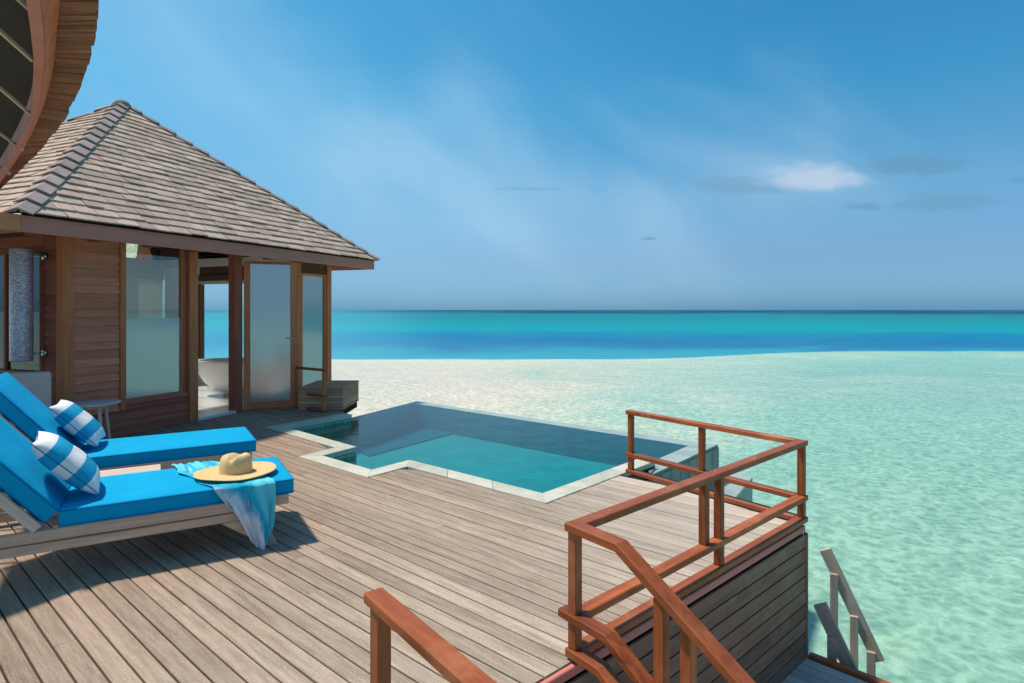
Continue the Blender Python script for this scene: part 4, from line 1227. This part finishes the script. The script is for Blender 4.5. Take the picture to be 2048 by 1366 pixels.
for k in range(len(pr)-1):
    for i in range(n):
        j = (i+1) % n; fs.append((k*n+i, k*n+j, (k+1)*n+j, (k+1)*n+i))
b_ = (len(pr)-1)*n; fs.append(tuple(range(b_, b_+n)))
mobj('crown', vs, fs, M_STRAW, hat, None, True)
set_frame(Matrix.Identity(4))

# scarf: over the cushion under the hat, then hanging from its near edge
nu, nv = 44, 80; vs = []; fs = []
zt = .412
for j in range(nv+1):
    t = j/nv
    for i in range(nu+1):
        u_ = i/nu
        if t < .42:      # lying part, from the far edge to the near one
            s_ = t/.42; y = .70*(1-s_)**1.0+.0
            x0 = .56+(.775-.56)*s_**1.4; x1 = .80+(1.125-.80)*s_
            x0 += .014*math.sin(s_*13)+.005*math.sin(s_*29); x = x0+(x1-x0)*u_
            z = zt+.006+.010*math.sin(u_*13+s_*5)*(.4+.6*abs(math.sin(s_*4)))+.004*math.sin(u_*31+s_*9)
            inhat = math.exp(-(((x-.925)/.27)**6+((y-.245)/.27)**6))
            z = z*(1-inhat)+(zt-.001)*inhat
            if s_ > .93: z -= 0
            y = y-.014*max(0, (s_-.9)/.1)
        else:            # hanging part
            s_ = (t-.42)/.58
            x0 = .775+.165*s_**1.1; x1 = 1.125-.02*s_**2
            rnd = 1-.46*(abs(u_-.62)/.62)**2.2 if u_ < .62 else 1-.30*((u_-.62)/.38)**2.4
            z = zt-.01-(.40*rnd)*s_
            x = x0+(x1-x0)*u_
            fold = .020*math.sin(u_*15+s_*1.5)+.012*math.sin(u_*31-s_*3)+.005*math.sin(u_*60+s_*8)
            y = -.030-.030*min(1, s_*2)+fold*min(1, .25+s_*1.6)
            # the right panel folds over
            if u_ > .62: y -= .022*math.sin(min(1, (u_-.62)/.1)*PI/2)*(1-.5*s_)
        vs.append((x, y, z))
for j in range(nv):
    for i in range(nu):
        a = j*(nu+1)+i; fs.append((a, a+1, a+nu+2, a+nu+1))
scarf = mobj('scarf', vs, fs, M_SCARF, None, MN, smooth=True, fix=False)
md = scarf.modifiers.new('thick', 'SOLIDIFY'); md.thickness = .0025
tag(scarf, 'turquoise and white dip dyed scarf hanging over the side of the lounger', 'scarf')

# low slatted table between the loungers
st_ = empty('slatted_table', MN @ Matrix.Translation((.42, 1.0, 0)), 'small pale slatted side table between the two loungers', 'table')
set_frame(MN)
tx0, tx1, ty0, ty1, tz = .02, .50, .80, 1.16, .335
for k in range(6):
    y = ty0+.03+k*.06
    box('slat', tx0, tx1, y-.026, y+.026, tz-.016, tz, M_TEAK_PALE, st_, .002)
for x in (tx0+.02, tx1-.02): 
    for y in (ty0+.02, ty1-.02): box('leg', x-.015, x+.015, y-.015, y+.015, 0, tz-.018, M_TEAK_PALE, st_, .002)
box('apron', tx0+.02, tx1-.02, ty0+.01, ty0+.028, tz-.065, tz-.018, M_TEAK_PALE, st_, .002)
box('apron', tx1-.028, tx1-.010, ty0+.03, ty1-.03, tz-.065, tz-.018, M_TEAK_PALE, st_, .002)
set_frame(Matrix.Identity(4))

# round side table
tp = on(181, 805, 6.55); tbz = tp.z
rt = empty('round_side_table', Matrix.Translation((tp.x, tp.y, 0)), 'round pale topped side table with thin legs by the pavilion wall', 'table')
set_frame(W[rt])
M_TOP = wood('washed_table_top', (.60, .46, .40), (.76, .62, .54), .6, 1, .05, .2, .25)
lathe('tabletop', [(.262, tbz-.022), (.278, tbz-.016), (.278, tbz-.002), (.272, tbz+.002)], M_TOP, rt, None, 40)
for a in (-25, 65, 155, 245):
    c_, s_ = math.cos(R(a)), math.sin(R(a))
    beam('leg', (c_*.15, s_*.15, tbz-.024), (c_*.21, s_*.21, 0), .032, .032, M_TEAK_PALE, rt, taper=.65)
lathe('apron', [(.17, tbz-.06), (.17, tbz-.022)], M_TEAK_PALE, rt, None, 24)
set_frame(Matrix.Identity(4))

# armchair behind the farther lounger
ac = empty('armchair', frame_at(-5.02, 6.05, 0, R(25)), 'taupe upholstered armchair by the dark window, mostly hidden by the farther lounger', 'armchair')
set_frame(W[ac])
o = box('backrest', -.30, .30, -.06, .06, .32, .87, M_GREYFAB, ac, .035, 3, True, axis=0)
o = box('seat', -.30, .30, .065, .60, .26, .42, M_GREYFAB, ac, .03, 3, True, axis=0)
for x in (-.26, .26):
    for y in (0, .55): beam('leg', (x, y, .26), (x, y, 0), .04, .04, M_DARK, ac)
set_frame(Matrix.Identity(4))

# screw heads on the rail tops
for a_, b_, n_ in ((postP, cornC, 5), (cornC, cornR, 4)):
    for k in range(n_):
        p_ = a_.lerp(b_, (k+.5)/n_)
        lathe('screw', [(.0045, TR-.002), (.0045, TR+.0012)], M_METAL, rail, Matrix.Translation((p_.x, p_.y, 0)), 10)
